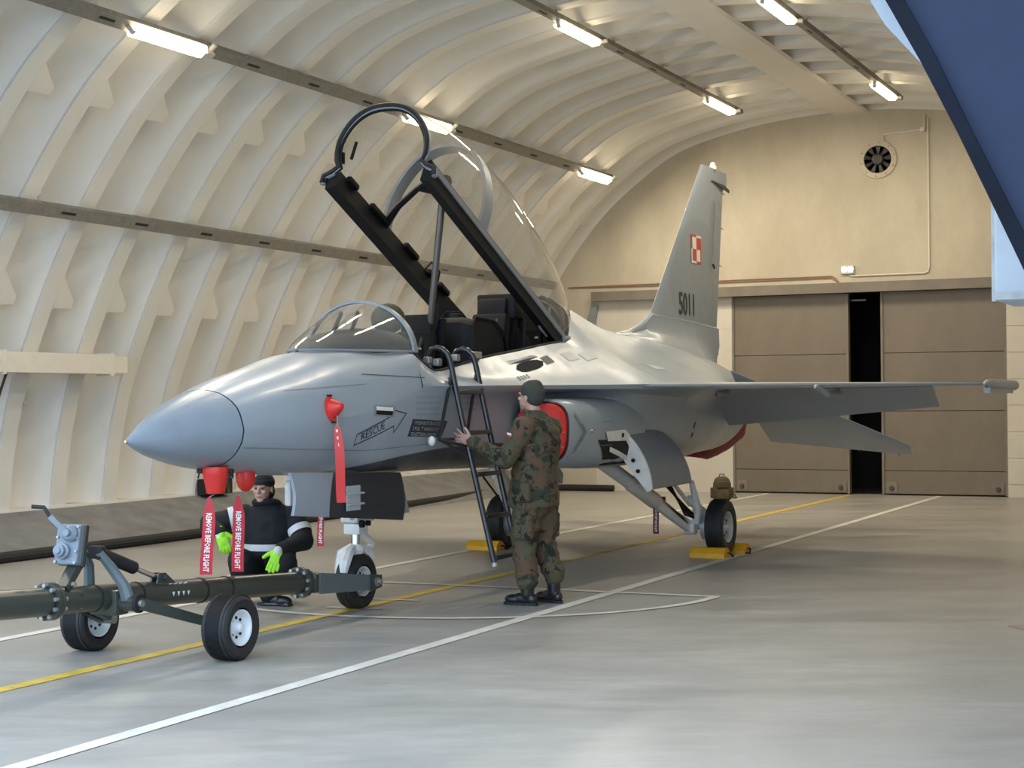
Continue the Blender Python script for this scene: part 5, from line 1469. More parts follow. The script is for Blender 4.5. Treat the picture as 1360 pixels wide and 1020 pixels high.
# ============================================================ LADDER
lad = thing('boarding_ladder', tuple(J(3.65, 1.0, 0.36)), 'black tubular boarding ladder hooked on the cockpit sill', 'ladder')
def rail(s):
    return [J(s, 1.01, 0.345), J(s, 0.985, 0.45), J(s, 0.66, 1.82), J(s, 0.63, 1.96), J(s-0.01, 0.60, 2.055), J(s-0.02, 0.545, 2.10), J(s-0.02, 0.48, 2.10), J(s-0.03, 0.435, 2.06), J(s-0.03, 0.42, 2.0)]
SA_, SB_ = 3.38, 3.84
for s in (SA_, SB_):
    b = MB(); b.tube([tuple(q) for q in catmull(rail(s), 40)], 0.024, 10); o = b.build('side_rail', M['ladder'], lad)
    b = MB(); b.cyl(J(s, 1.013, 0.335), J(s, 1.006, 0.365), 0.029, 0.027, 10); b.build('foot_cap', M['galv'], o)
def rl(z): return 0.985+(z-0.45)*(0.66-0.985)/(1.82-0.45)
for z in (0.40, 0.73, 1.07, 1.41, 1.74):
    b = MB(); b.bbox(J((SA_+SB_)/2, rl(z), z), (0.05, SB_-SA_-0.03, 0.035), 0.008); b.build('rung', M['ladder'], lad, 20)
for s in (SA_, SB_):                                   # stand-off frame bearing on the fuselage
    sp_ = s-0.27 if s == SA_ else s-0.24
    sp_ -= 0.05
    pad = J(sp_, 0.615, 1.35)
    b = MB(); b.tube([J(s, 0.64, 1.93), J(s-0.03, 0.63, 1.80), J(sp_+0.02, 0.67, 1.36), J(s-0.04, rl(1.25)-0.02, 1.24)], 0.015, 8); b.tube([J(sp_+0.02, 0.67, 1.36), J(s, rl(1.32), 1.30)], 0.014, 8); b.build('stand_off_tube', M['ladder'], lad)
    b = MB(); b.ball(pad+V((0.0, 0, 0)), (0.03, 0.035, 0.04), 12); b.build('pad', M['white'], lad)
b = MB(); b.tube([J(SA_-0.30, 0.67, 1.36), J(SB_-0.27, 0.67, 1.36)], 0.013, 8); b.build('stand_off_bar', M['ladder'], lad)
for s in (SA_, SB_):
    b = MB(); b.prism([J(s+0.02, 0.655, 1.86), J(s+0.02, 0.60, 1.86), J(s+0.02, 0.665, 1.72), J(s+0.02, 0.69, 1.72)], (0, -0.03, 0)); b.build('gusset', M['ladder'], lad, 20)
for s, l, z in ((3.28, 0.47, 2.0), (3.33, 0.53, 1.985), (3.72, 0.5, 2.03), (3.30, 0.45, 1.95)):
    b = MB(); b.bbox(J(s, l, z), (0.06, 0.07, 0.06), 0.012); b.build('hook_block', M['galv'], lad, 20)
b = MB(); b.bbox(J(4.10, 0.5, 2.06), (0.05, 0.16, 0.06), 0.01); b.build('hook_plate', M['galv'], lad, 20)

# ============================================================ TOW BAR
tow = thing('tow_bar', (XC, 8.98, 0), 'dark green aircraft tow bar on two small wheels, coupled to the nose wheel', 'tow bar')
tz = lambda y: 0.50-0.0615*(y-7.48)
def T(y, l=0.0, dz=0.0): return V((XC+l, y, tz(y)+dz))
b = MB(); b.cyl(T(7.95), T(10.68), 0.083, 0.083, 24); b.build('main_tube', M['tow_green'], tow)
b = MB(); b.cyl(T(5.2), T(7.86), 0.086, 0.088, 24); b.build('front_tube', M['tow_green'], tow)
b = MB(); b.lathe([(0.055, 0), (0.075, 0.02), (0.075, 0.05), (0.055, 0.07)], T(5.06), (0, 0, 1), 20); b.build('towing_eye', M['galv_dark'], tow)
def flange(y, R, n):
    b = MB(); b.cyl(T(y-0.03), T(y-0.002), R, R, 24); b.cyl(T(y+0.002), T(y+0.03), R, R, 24); o = b.build('flange', M['tow_green'], tow, 30)
    b = MB()
    for k in range(n):
        a = 2*PI*k/n+0.2; q = V((R*0.86*math.cos(a), 0, R*0.86*math.sin(a)))
        b.cyl(T(y-0.055)+q, T(y+0.055)+q, 0.014, 0.014, 6)
    b.build('flange_bolts', M['galv'], o, 20)
flange(7.90, 0.115, 10); flange(10.72, 0.118, 10)
for y in (8.72, 9.42, 9.72, 8.30):
    b = MB(); b.cyl(T(y), T(y+0.018), 0.0875, 0.0875, 24); b.build('band', M['black'], tow)
for k in range(6):
    b = MB(); a = 0.4+k*1.05; y = 7.35+0.0*k; q = V((0.086*math.cos(a), 0, 0.086*math.sin(a))); b.cyl(T(y)+q, T(y)+q*1.12, 0.012, 0.01, 6); b.build('set_screw', M['tow_green'], tow)
    b = MB(); y = 8.12; b.cyl(T(y)+q*0.97, T(y)+q*1.08, 0.01, 0.008, 6); b.build('set_screw', M['tow_green'], tow)
# towing head with fork plates
b = MB(); b.bbox(T(10.80), (0.24, 0.10, 0.15), 0.012); b.build('head_block', M['tow_green'], tow, 20)
for l in (0.135, -0.125):
    b = MB(); b.prism([T(10.80, l, 0.075), V((XC+l, 11.60, 0.278)), V((XC+l, 11.60, 0.158)), T(10.80, l, -0.085)], (-0.02 if l > 0 else 0.02, 0, 0)); fk = b.build('fork_plate', M['tow_grey'], tow, 20)
    if l > 0:
        b = MB(); b.prism([V((XC+l-0.005, 11.55, 0.29)), V((XC+l-0.005, 11.72, 0.268)), V((XC+l-0.005, 11.72, 0.172)), V((XC+l-0.005, 11.55, 0.15))], (0.018, 0, 0)); b.build('claw', M['tow_green'], tow, 20)
        b = MB(); b.cyl((XC+l-0.06, 11.63, 0.222), (XC+l+0.06, 11.63, 0.222), 0.026, 0.02, 12); b.cyl((XC+l+0.01, 11.63, 0.222), (XC+l+0.03, 11.63, 0.222), 0.04, 0.04, 6); b.build('axle_pin', M['galv'], tow)
for k in range(4):
    b = MB(); y = 9.03+0.055*k; q = V((0.060, 0, 0.062)); nrm = q.normalized()
    b.box(T(y)+q*1.0, (0.004, 0.03, 0.012), Matrix.Rotation(0.8, 3, 'Y')); b.build('painted_dash', M['white'], tow, 0)
    b = MB(); q2 = V((0.0845, 0, 0.012)); b.prism([T(y-0.012)+q2, T(y+0.012)+q2, T(y)+q2-V((0, 0, 0.028))], (0.003, 0, 0)); b.build('painted_triangle', M['white'], tow, 0)
# pivot, arms and wheels
YP = 8.47
b = MB(); b.cyl(T(YP, -0.22, -0.03), T(YP, 0.22, -0.03), 0.052, 0.052, 18); b.bbox(T(YP, 0, -0.03), (0.22, 0.14, 0.16), 0.02); b.build('pivot_tube', M['tow_green'], tow, 30)
for sg in (1, -1):
    b = MB(); b.cyl(T(YP, 0.22*sg, -0.03), T(YP, 0.245*sg, -0.03), 0.06, 0.06, 18); b.build('pivot_washer', M['black'], tow)
    b = MB(); b.cyl(T(YP, 0.245*sg, -0.03), T(YP, 0.265*sg, -0.03), 0.025, 0.022, 12); b.build('pivot_bolt', M['galv'], tow)
    hub = V((XC+sg*0.57, 8.98, 0.213))
    b = MB(); b.bar(T(YP, 0.235*sg, -0.03), V((XC+sg*0.40, 8.98, 0.235)), 0.045, 0.075, w1=0.04, h1=0.06); b.build('swing_arm', M['tow_green'], tow, 20)
    b = MB(); b.cyl((XC+sg*0.36, 8.98, 0.22), hub, 0.03, 0.03, 12); b.build('stub_axle', M['galv'], tow)
    w = wheel(tow, hub, 0.213, 0.20, 0.115, 'transport_wheel', 1, M['rim_white'], 5)
b = MB(); b.bar(T(YP, -0.3, -0.05), V((XC-0.47, 8.98, 0.22)), 0.05, 0.06); b.build('cross_stay', M['tow_green'], tow, 20)
# lift linkage
b = MB()
for l in (0.06, -0.06):
    b.tube([T(8.30, l, 0.29), T(8.38, l*1.4, 0.20), T(8.44, l*2.2, 0.09), T(YP, l*2.6, -0.03)], [0.026, 0.034, 0.036, 0.05], 8)
b.build('lift_arm', M['tow_grey'], tow, 35)
b = MB(); b.bar(T(8.17, 0, 0.24), T(7.99, 0.03, 0.075), 0.07, 0.045); b.bar(T(8.20, 0, 0.24), T(8.06, 0.0, 0.08), 0.03, 0.06); b.build('prop_leg', M['tow_green'], tow, 20)
b = MB(); b.cyl(T(8.05, -0.05, 0.10), T(8.05, 0.08, 0.10), 0.016, 0.016, 8); b.build('prop_bolt', M['galv'], tow)
b = MB(); b.cyl(T(8.33, 0.03, 0.285), T(8.68, 0.03, 0.18), 0.042, 0.042, 16); b.bbox(T(8.32, 0.03, 0.29), (0.1, 0.06, 0.08), 0.012); b.build('hydraulic_cylinder', M['black'], tow, 30)
b = MB(); b.cyl(T(8.66, 0.03, 0.187), T(8.95, 0.03, 0.10), 0.018, 0.018, 12); b.build('cylinder_rod', M['chrome'], tow)
b = MB()
for l in (0.005, 0.055): b.prism([T(8.88, l, 0.07), T(8.90, l, 0.14), T(8.97, l, 0.14), T(9.08, l, 0.07)], (0.012, 0, 0))
b.cyl(T(8.95, -0.015, 0.105), T(8.95, 0.09, 0.105), 0.018, 0.018, 10); b.build('rod_lug', M['tow_green'], tow, 20)
RG = Matrix.Rotation(math.radians(-10), 3, 'X') @ Matrix.Rotation(math.radians(12), 3, 'Z')
gc = V((XC-0.02, 8.12, 0.80))
b = MB(); b.bbox(gc, (0.155, 0.07, 0.25), 0.012, RG); gb = b.build('pump_gearbox', M['gearbox'], tow, 20)
b = MB(); b.bbox(gc+RG @ V((0.0, 0.055, 0)), (0.165, 0.045, 0.26), 0.006, RG); b.build('back_plate', M['tow_green'], gb, 20)
fy = RG @ V((0, -1, 0))
c1 = gc+RG @ V((0.02, -0.035, 0.065)); c2 = gc+RG @ V((-0.02, -0.035, -0.045))
b = MB(); b.lathe([(0.05, 0), (0.05, 0.025), (0.035, 0.04), (0.022, 0.04), (0.022, 0.075), (0.0, 0.078)], c1, fy, 18); b.lathe([(0.05, 0), (0.05, 0.03), (0.036, 0.035), (0.036, 0.065), (0.02, 0.07), (0.02, 0.085), (0, 0.086)], c2, fy, 18); b.build('gear_cap', M['gearbox'], gb, 30)
b = MB()
for x in (-0.065, 0.065):
    for z in (-0.11, -0.04, 0.04, 0.11): q = gc+RG @ V((x, -0.035, z)); b.cyl(q, q+fy*0.012, 0.009, 0.009, 6)
b.build('cap_screw', M['galv'], gb, 20)
h0 = c1+fy*0.065; h1 = h0+V((-0.10, -0.03, 0.10)); h2 = h1+V((-0.035, -0.01, 0.055))
b = MB(); b.bar(h0, h1, 0.016, 0.03); b.build('crank_arm', M['gearbox'], gb, 20)
b = MB(); b.tube([h1, h2, h2+V((-0.07, -0.03, 0.005))], 0.013, 8); b.build('crank_grip', M['black'], gb)

# ============================================================ CHOCKS
def chock(y0, y1, x0, x1, wedge, label):
    """yellow wedge lying across the wheel; wedge = side that faces the tyre (+1 aft)"""
    yc = (y0+y1)/2; c = thing('wheel_chock', ((x0+x1)/2, yc, 0), label, 'chock', 'yellow wheel chocks')
    H = 0.105; w = y1-y0
    prof = [(y0, 0.0), (y0, 0.05), (y0+0.25*w, H), (y0+0.55*w, H), (y1, 0.03), (y1, 0)] if wedge > 0 else [(y0, 0), (y0, 0.03), (y0+0.45*w, H), (y0+0.75*w, H), (y1, 0.05), (y1, 0)]
    b = MB(); b.prism([(x0, y, z) for y, z in prof], (x1-x0, 0, 0)); b.build('block', M['chock'], c, 20)
    for x in (x0+0.03, x1-0.03):
        b = MB(); b.box((x, yc, H*0.5), (0.008, w*0.5, 0.012)); b.build('rope_slot', M['black'], c, 0)
    b = MB(); b.tube([(x1+0.0, yc, 0.05), (x1+0.03, yc, 0.05), (x1+0.04, yc+0.05*wedge, 0.012), (x1+0.02, yc+0.14*wedge, 0.012)], 0.01, 6); b.build('rope', M['black'], c)
    return c
MY = Y0+8.40
chock(MY-0.42, MY-0.18, XC+1.08, XC+1.46, 1, 'yellow chock in front of the near main wheel')
chock(MY+0.18, MY+0.40, XC+1.18, XC+1.50, -1, 'yellow chock behind the near main wheel')
chock(MY-0.42, MY-0.18, XC-1.55, XC-1.17, 1, 'yellow chock in front of the far main wheel, by the ladder')
chock(MY+0.18, MY+0.40, XC-1.5, XC-1.15, -1, 'yellow chock behind the far main wheel')

# ============================================================ RUCKSACK
rk = thing('rucksack', (-8.47, 26.4, 0), 'olive brown military rucksack standing on the floor by the back wall', 'bag')
RZ = Matrix.Rotation(0.45, 3, 'Z')
def RK(x, y, z): return V((-8.47, 26.4, 0))+RZ @ V((x, y, z))
b = MB(); rows = []
for z, w, d in ((0.0, 0.13, 0.09), (0.03, 0.15, 0.11), (0.15, 0.155, 0.115), (0.28, 0.145, 0.11), (0.35, 0.115, 0.09), (0.385, 0.07, 0.055), (0.395, 0.01, 0.01)):
    rows.append([RK(w*math.copysign(abs(math.cos(a))**0.6, math.cos(a)), d*math.copysign(abs(math.sin(a))**0.6, math.sin(a)), z) for a in np.linspace(0, 2*PI, 20, endpoint=False)])
b.grid(rows, cv=True); b.add(rows[0], [tuple(range(20))]); b.build('body', M['pack'], rk, 45)
b = MB(); b.bbox(RK(-0.01, -0.125, 0.10), (0.22, 0.07, 0.16), 0.025, RZ); b.build('lower_pocket', M['pack'], rk, 40)
b = MB(); b.bbox(RK(-0.01, -0.115, 0.26), (0.19, 0.05, 0.11), 0.02, RZ); b.build('upper_pocket', M['pack'], rk, 40)
for sg in (1, -1):
    b = MB(); b.bbox(RK(0.165*sg, 0, 0.12), (0.05, 0.12, 0.18), 0.02, RZ); b.build('side_pocket', M['pack'], rk, 40)
b = MB(); b.tube([RK(-0.04, 0.02, 0.385), RK(-0.035, 0.02, 0.425), RK(0.035, 0.02, 0.425), RK(0.04, 0.02, 0.385)], 0.01, 6); b.build('carry_handle', M['olive'], rk)
b = MB(); b.tube([RK(0.12, 0.08, 0.1), RK(0.22, 0.06, 0.03), RK(0.24, 0.0, 0.03), RK(0.2, -0.02, 0.1)], 0.012, 6); b.build('shoulder_strap', M['olive'], rk)
# ============================================================ PEOPLE
def remeshed(mb, voxel, smooth=4, fold=0.0, fscale=9.0, squash=0.5):
    """fuse overlapping closed solids into one continuous skin, optionally with cloth folds"""
    me = bpy.data.meshes.new('tmp'); me.from_pydata(mb.v, [], mb.f)
    bm = bmesh.new(); bm.from_mesh(me); bmesh.ops.recalc_face_normals(bm, faces=bm.faces); bm.to_mesh(me); bm.free()
    o = bpy.data.objects.new('tmp', me); COL.objects.link(o)
    md = o.modifiers.new('r', 'REMESH'); md.mode = 'VOXEL'; md.voxel_size = voxel; md.use_smooth_shade = True
    if smooth:
        ms = o.modifiers.new('s', 'SMOOTH'); ms.iterations = smooth; ms.factor = 0.5
    dg = bpy.context.evaluated_depsgraph_get(); dg.update()
    m2 = bpy.data.meshes.new_from_object(o.evaluated_get(dg))
    n = len(m2.vertices); co = np.empty(n*3); m2.vertices.foreach_get('co', co); co = co.reshape(-1, 3)
    fs = [tuple(p.vertices) for p in m2.polygons]
    if fold:
        no = np.empty(n*3); m2.vertices.foreach_get('normal', no); no = no.reshape(-1, 3)
        d = np.empty(n)
        for i in range(n):
            x, y, z = co[i]
            w = noise.noise((x*fscale*squash, y*fscale*squash, z*fscale*1.6))
            w2 = noise.noise((x*fscale*2.1+5, y*fscale*2.1, z*fscale*2.6))
            d[i] = (1-2*abs(w))*0.9+w2*0.45
        co = co+no*(d*fold)[:, None]
    bpy.data.objects.remove(o); bpy.data.meshes.remove(me); bpy.data.meshes.remove(m2)
    return co, fs
def skin_obj(name, geo, m, parent=None, origin=None):
    return mesh_obj(name, geo[0], geo[1], m, parent, 180, origin, weld=False)
def rotm(F, L, U): return Matrix((F, L, U)).transposed()

def add_head(b, c, F, U):
    F = V(F).normalized(); U = V(U); U = (U-F*U.dot(F)).normalized(); L = U.cross(F)
    R = rotm(F, L, U); q = lambda f, l, u: c+F*f+L*l+U*u
    b.ball(q(-0.012, 0, 0.03), (0.097, 0.077, 0.092), 20, R)
    b.ball(q(0.022, 0, -0.035), (0.072, 0.062, 0.078), 18, R)
    b.ball(q(0.050, 0, -0.088), (0.034, 0.036, 0.028), 12, R)
    b.ball(q(0.030, 0, -0.070), (0.05, 0.054, 0.035), 12, R)
    b.caps(q(0.084, 0, 0.018), q(0.104, 0, -0.022), 0.010, 0.015, 10)
    for s in (1, -1):
        b.ball(q(0.094, 0.010*s, -0.025), (0.011, 0.010, 0.009), 8, R)
        b.ball(q(0.074, 0.030*s, 0.024), (0.020, 0.026, 0.010), 10, R)
        b.ball(q(0.066, 0.040*s, -0.020), (0.022, 0.022, 0.020), 10, R)
        b.ball(q(-0.010, 0.078*s, -0.012), (0.020, 0.009, 0.032), 10, R)
    b.ball(q(0.086, 0, -0.053), (0.012, 0.022, 0.007), 10, R)
    b.ball(q(0.083, 0, -0.064), (0.012, 0.020, 0.007), 10, R)
    return q, R

def add_hand(b, wrist, D, N, T, spread=0.2, curl=0.25, k=1.0, grow=0.0, thumb_in=0.2):
    """D: along the fingers, N: back of the hand, T: towards the thumb"""
    D = V(D).normalized(); N = V(N); N = (N-D*N.dot(D)).normalized(); T = V(T); T = (T-D*T.dot(D)-N*T.dot(N)).normalized()
    w = V(wrist); R = rotm(D, T, N)
    b.ball(w+D*0.048*k, (0.054*k, 0.042*k+grow, 0.017*k+grow), 14, R)
    b.ball(w+D*0.070*k, (0.03*k, 0.041*k+grow, 0.014*k+grow), 12, R)
    b.caps(w-D*0.02*k, w+D*0.02*k, 0.026*k+grow, 0.03*k+grow, 10)
    for off, L, r in ((0.030, 0.072, 0.0088), (0.011, 0.080, 0.0092), (-0.009, 0.074, 0.0088), (-0.028, 0.058, 0.0078)):
        a = spread*off/0.03
        d = (D*math.cos(a)+T*math.sin(a)).normalized()
        p0 = w+D*0.082*k+T*off*k
        d1 = (d*math.cos(curl)-N*math.sin(curl)).normalized(); d2 = (d*math.cos(curl*2.2)-N*math.sin(curl*2.2)).normalized(); d3 = (d*math.cos(curl*3.1)-N*math.sin(curl*3.1)).normalized()
        p1 = p0+d1*L*0.46*k; p2 = p1+d2*L*0.32*k; p3 = p2+d3*L*0.22*k; r = r*k+grow
        b.caps(p0-d*0.012*k, p1, r*1.08, r, 8); b.caps(p1, p2, r, r*0.93, 8); b.caps(p2, p3, r*0.93, r*0.8, 8)
    t0 = w+D*0.022*k+T*0.028*k
    td = (D*0.62+T*0.75-N*thumb_in).normalized(); t1 = t0+td*0.045*k; t2 = t1+(td+D*0.35).normalized()*0.036*k
    b.caps(t0, t1, 0.016*k+grow, 0.012*k+grow, 8); b.caps(t1, t2, 0.012*k+grow, 0.0095*k+grow, 8)

def ring_loft(b, secs, n=24, cap=True):
    """secs: (centre, axisA*ra, axisB*rb)"""
    rows = [[c+A*math.cos(t)+B*math.sin(t) for t in np.linspace(0, 2*PI, n, endpoint=False)] for c, A, B in secs]
    b.grid(rows, cv=True)
    if cap: b.add(rows[0], [tuple(range(n))]); b.add(rows[-1], [tuple(range(n))])

# ---------------------------------------------------------------- soldier at the ladder
SB0 = V((-5.58, 12.42, 0)); SF = V((-0.993, 0.12, 0)); SL = V((-0.12, -0.993, 0)); UZ = V((0, 0, 1))
def P(f, l, z): return SB0+SF*f+SL*l+UZ*z
hand_l = J(3.385, 0.79, 1.385)                          # left hand on the near ladder rail
wr_l = P(0.315, 0.475, 1.345); el_l = P(0.08, 0.345, 1.19); sh_l = P(-0.02, 0.20, 1.455)
el_r = P(0.06, -0.27, 1.16); wr_r = P(0.20, -0.20, 1.22); sh_r = P(-0.02, -0.20, 1.455)
HF = (SF*0.97+UZ*0.10-SL*0.05).normalized(); HC = P(0.045, 0.0, 1.695)
b = MB()
hq, HR = add_head(b, HC, HF, UZ)
b.caps(P(0.02, 0, 1.62), P(0.0, 0, 1.50), 0.056, 0.062, 14)
ring_loft(b, [(P(-0.01, 0, z), SF*a, SL*c) for z, a, c in ((0.86, 0.10, 0.15), (1.05, 0.10, 0.15), (1.3, 0.11, 0.17), (1.46, 0.08, 0.16), (1.53, 0.05, 0.07))])
for s_, e_, w_ in ((sh_l, el_l, wr_l), (sh_r, el_r, wr_r)):
    b.caps(s_, e_, 0.05, 0.042, 12); b.caps(e_, w_, 0.042, 0.028, 12)
for l, kn, an in ((0.10, P(0.05, 0.115, 0.50), P(0.0, 0.125, 0.10)), (-0.10, P(0.0, -0.12, 0.50), P(-0.10, -0.13, 0.10))):
    b.caps(P(0, l, 0.88), kn, 0.08, 0.058, 12); b.caps(kn, an, 0.055, 0.04, 12)
dl = (hand_l-wr_l); dl = dl.normalized()
hd = (SF*0.93+UZ*0.22+SL*0.10).normalized()
add_hand(b, wr_l, hd, SL*0.9+UZ*0.1, UZ, 0.45, 0.06, 1.05, 0.0, 0.0)
add_hand(b, wr_r, SF*0.9+UZ*0.4+SL*0.3, -SL+UZ*0.2, UZ, 0.1, 0.7, 1.0)
soldier = skin_obj('person', remeshed(b, 0.0046, 3), M['skin'], None, SB0)
tag(soldier, 'person in green camouflage uniform and knit cap reaching to the ladder', 'person')
# jacket
b = MB()
ring_loft(b, [(P(c, 0, z), SF*a, SL*w) for z, a, w, c in ((0.80, 0.205, 0.225, 0.02), (0.86, 0.205, 0.228, 0.02), (0.97, 0.185, 0.215, 0.015), (1.06, 0.175, 0.208, 0.01), (1.2, 0.172, 0.215, -0.01), (1.33, 0.168, 0.225, -0.025), (1.42, 0.150, 0.22, -0.03), (1.48, 0.115, 0.185, -0.025), (1.53, 0.09, 0.12, -0.01), (1.585, 0.079, 0.083, 0.005))], 32)
b.ball(sh_l+UZ*-0.02, 0.10, 16); b.ball(sh_r+UZ*-0.02, 0.10, 16)
b.caps(sh_l+UZ*-0.02, el_l, 0.092, 0.076, 16); b.caps(el_l, wr_l-(wr_l-el_l)*0.08, 0.077, 0.053, 16)
b.caps(sh_r+UZ*-0.02, el_r, 0.09, 0.074, 16); b.caps(el_r, wr_r-(wr_r-el_r)*0.08, 0.074, 0.05, 16)
b.bbox(P(-0.01, 0.235, 0.93), (0.16, 0.05, 0.15), 0.015, rotm(SF, SL, UZ))
jk = skin_obj('camouflage_jacket', remeshed(b, 0.0085, 5, 0.011, 7.0), M['camo'], soldier)
b = MB(); b.tube([P(0.008+0.083*math.cos(t), 0.086*math.sin(t), 1.575+0.012*math.cos(t)) for t in np.linspace(0, 2*PI, 24, endpoint=False)], 0.017, 8, closed=True); b.build('collar', M['camo'], jk)
pc = sh_l.lerp(el_l, 0.22)+SL*0.098+SF*0.035-UZ*0.01
flg = lambda x, z: pc+SF*x+UZ*z+SL*(0.012-0.25*x)
b = MB(); b.grid([[flg(-0.025, 0.0), flg(0.025, 0.008)], [flg(-0.025, 0.018), flg(0.025, 0.026)]]); b.build('flag_patch', M['white'], jk, 0)
b = MB(); b.grid([[flg(-0.025, -0.016), flg(0.025, -0.008)], [flg(-0.025, 0.0), flg(0.025, 0.008)]]); b.build('flag_patch', M['red_print'], jk, 0)
# trousers
b = MB()
ring_loft(b, [(P(0.0, 0, z), SF*a, SL*w) for z, a, w in ((0.74, 0.12, 0.19), (0.82, 0.15, 0.195), (0.90, 0.145, 0.19), (0.98, 0.13, 0.17))], 28)
for l, kn, an in ((0.10, P(0.05, 0.115, 0.50), P(0.01, 0.125, 0.20)), (-0.10, P(0.0, -0.12, 0.50), P(-0.09, -0.13, 0.22))):
    b.caps(P(0, l, 0.84), kn, 0.132, 0.098, 18); b.caps(kn, an, 0.098, 0.080, 18); b.ball(an+UZ*0.05, (0.092, 0.088, 0.06), 14)
    b.bbox(P(-0.01, l*2.1, 0.64), (0.16, 0.05, 0.19), 0.015, rotm(SF, SL, UZ))
skin_obj('camouflage_trousers', remeshed(b, 0.0085, 5, 0.013, 7.5), M['camo'], soldier)
# boots
for an, ft, yaw in ((P(0.01, 0.125, 0), P(0.05, 0.13, 0), 0.08), (P(-0.09, -0.13, 0), P(-0.05, -0.13, 0), -0.25)):
    D = (SF*math.cos(yaw)+SL*math.sin(yaw)).normalized(); S = UZ.cross(D); R = rotm(D, S, UZ)
    b = MB(); b.caps(an+UZ*0.26, an+UZ*0.09-D*0.0, 0.062, 0.056, 14)
    b.ball(an+D*0.04+UZ*0.055, (0.10, 0.048, 0.05), 14, R); b.ball(an+D*0.125+UZ*0.045, (0.085, 0.052, 0.042), 14, R); b.ball(an-D*0.045+UZ*0.05, (0.045, 0.042, 0.048), 12, R)
    bt = skin_obj('boot', remeshed(b, 0.006, 4), M['boot'], soldier)
    b = MB(); out = []
    for t in np.linspace(0, 2*PI, 26, endpoint=False):
        x = 0.06+0.155*math.cos(t); w = 0.052 if x > 0.05 else 0.042
        out.append(an+D*x+S*w*math.copysign(abs(math.sin(t))**0.7, math.sin(t))+UZ*0.001)
    b.prism(out, (0, 0, 0.022)); b.build('sole', M['black'], bt, 20)
# knit cap
b = MB(); b.ball(hq(-0.020, 0, 0.052), (0.108, 0.088, 0.092), 22, HR); b.ball(hq(-0.045, 0, 0.10), (0.062, 0.058, 0.05), 14, HR); b.ball(hq(-0.055, 0, 0.0), (0.068, 0.084, 0.075), 16, HR)
ring_loft(b, [(hq(-0.022, 0, 0.062)-(UZ*0.0), (HR @ V((0.110, 0, -0.008))), (HR @ V((0, 0.089, 0)))), (hq(-0.026, 0, 0.012), (HR @ V((0.104, 0, 0.026))), (HR @ V((0, 0.088, 0))))], 28)
skin_obj('knit_cap', remeshed(b, 0.006, 4), M['knit'], soldier)
for s in (1, -1):
    b = MB(); b.ball(hq(0.083, 0.029*s, 0.006), 0.010, 10); b.build('eye', M['eye'], soldier)

# ---------------------------------------------------------------- mechanic crouching by the nose gear
MB0 = V((-7.73, 11.75, 0)); MF = V((0.45, -0.893, 0)).normalized(); ML = V((-MF.y, MF.x, 0))
def Q(f, l, z): return MB0+MF*f+ML*l+UZ*z
mh = (MF*0.93+ML*(-0.28)+UZ*-0.06).normalized(); MC = Q(0.115, -0.036, 0.955)
S_l, E_l, W_l = Q(0.0, 0.20, 0.735), Q(0.12, 0.30, 0.52), Q(0.40, 0.13, 0.465)
S_r, E_r, W_r = Q(0.0, -0.20, 0.735), Q(0.05, -0.49, 0.655), Q(0.19, -0.375, 0.60)
K_l, A_l = Q(0.36, 0.16, 0.36), Q(0.27, 0.02, 0.09)
K_r, A_r = Q(0.36, -0.20, 0.38), Q(0.12, -0.20, 0.09)
b = MB(); mq, MR = add_head(b, MC, mh, UZ+MF*0.1)
b.caps(Q(0.09, -0.045, 0.88), Q(0.03, -0.01, 0.76), 0.056, 0.062, 14)
ring_loft(b, [(Q(f, 0, z), MF*a, ML*c) for z, a, c, f in ((0.22, 0.10, 0.14, -0.03), (0.4, 0.10, 0.15, -0.02), (0.6, 0.10, 0.16, 0), (0.74, 0.08, 0.16, 0.01), (0.8, 0.05, 0.07, 0.02))])
for s_, e_, w_ in ((S_l, E_l, W_l), (S_r, E_r, W_r)):
    b.caps(s_, e_, 0.05, 0.042, 12); b.caps(e_, w_, 0.042, 0.03, 12); b.ball(w_, 0.022, 10)
for h_, k_, a_ in ((Q(-0.02, 0.1, 0.24), K_l, A_l), (Q(-0.02, -0.1, 0.24), K_r, A_r)):
    b.caps(h_, k_, 0.075, 0.056, 12); b.caps(k_, a_, 0.052, 0.038, 12)
mech = skin_obj('person', remeshed(b, 0.0048, 3), M['skin'], None, MB0)
tag(mech, 'crouching person in black overalls with silver tape and lime gloves by the nose gear', 'person')
b = MB()
TS = [(0.16, 0.16, 0.20, -0.05), (0.25, 0.185, 0.225, -0.04), (0.38, 0.165, 0.215, -0.02), (0.5, 0.160, 0.21, -0.01), (0.62, 0.155, 0.22, 0.0), (0.71, 0.14, 0.215, 0.005), (0.77, 0.11, 0.17, 0.015), (0.815, 0.092, 0.115, 0.035), (0.855, 0.082, 0.085, 0.065)]
ring_loft(b, [(Q(f, 0, z), MF*a, ML*c) for z, a, c, f in TS], 30)
for s_, e_, w_ in ((S_l, E_l, W_l), (S_r, E_r, W_r)):
    b.ball(s_-UZ*0.02, 0.10, 16); b.caps(s_-UZ*0.02, e_, 0.094, 0.082, 16); b.caps(e_, w_-(w_-e_).normalized()*0.02, 0.082, 0.05, 16)
for h_, k_, a_ in ((Q(-0.02, 0.11, 0.25), K_l, A_l), (Q(-0.02, -0.11, 0.25), K_r, A_r)):
    b.caps(h_, k_, 0.13, 0.098, 16); b.caps(k_, a_, 0.095, 0.07, 16)
ov = skin_obj('overalls', remeshed(b, 0.009, 5, 0.010, 7.0), M['navy'], mech)
b = MB(); b.tube([Q(0.072+0.085*math.cos(t), -0.02+0.088*math.sin(t), 0.834+0.014*math.cos(t)) for t in np.linspace(0, 2*PI, 24, endpoint=False)], 0.03, 8, closed=True); b.build('neck_warmer', M['navy'], mech)
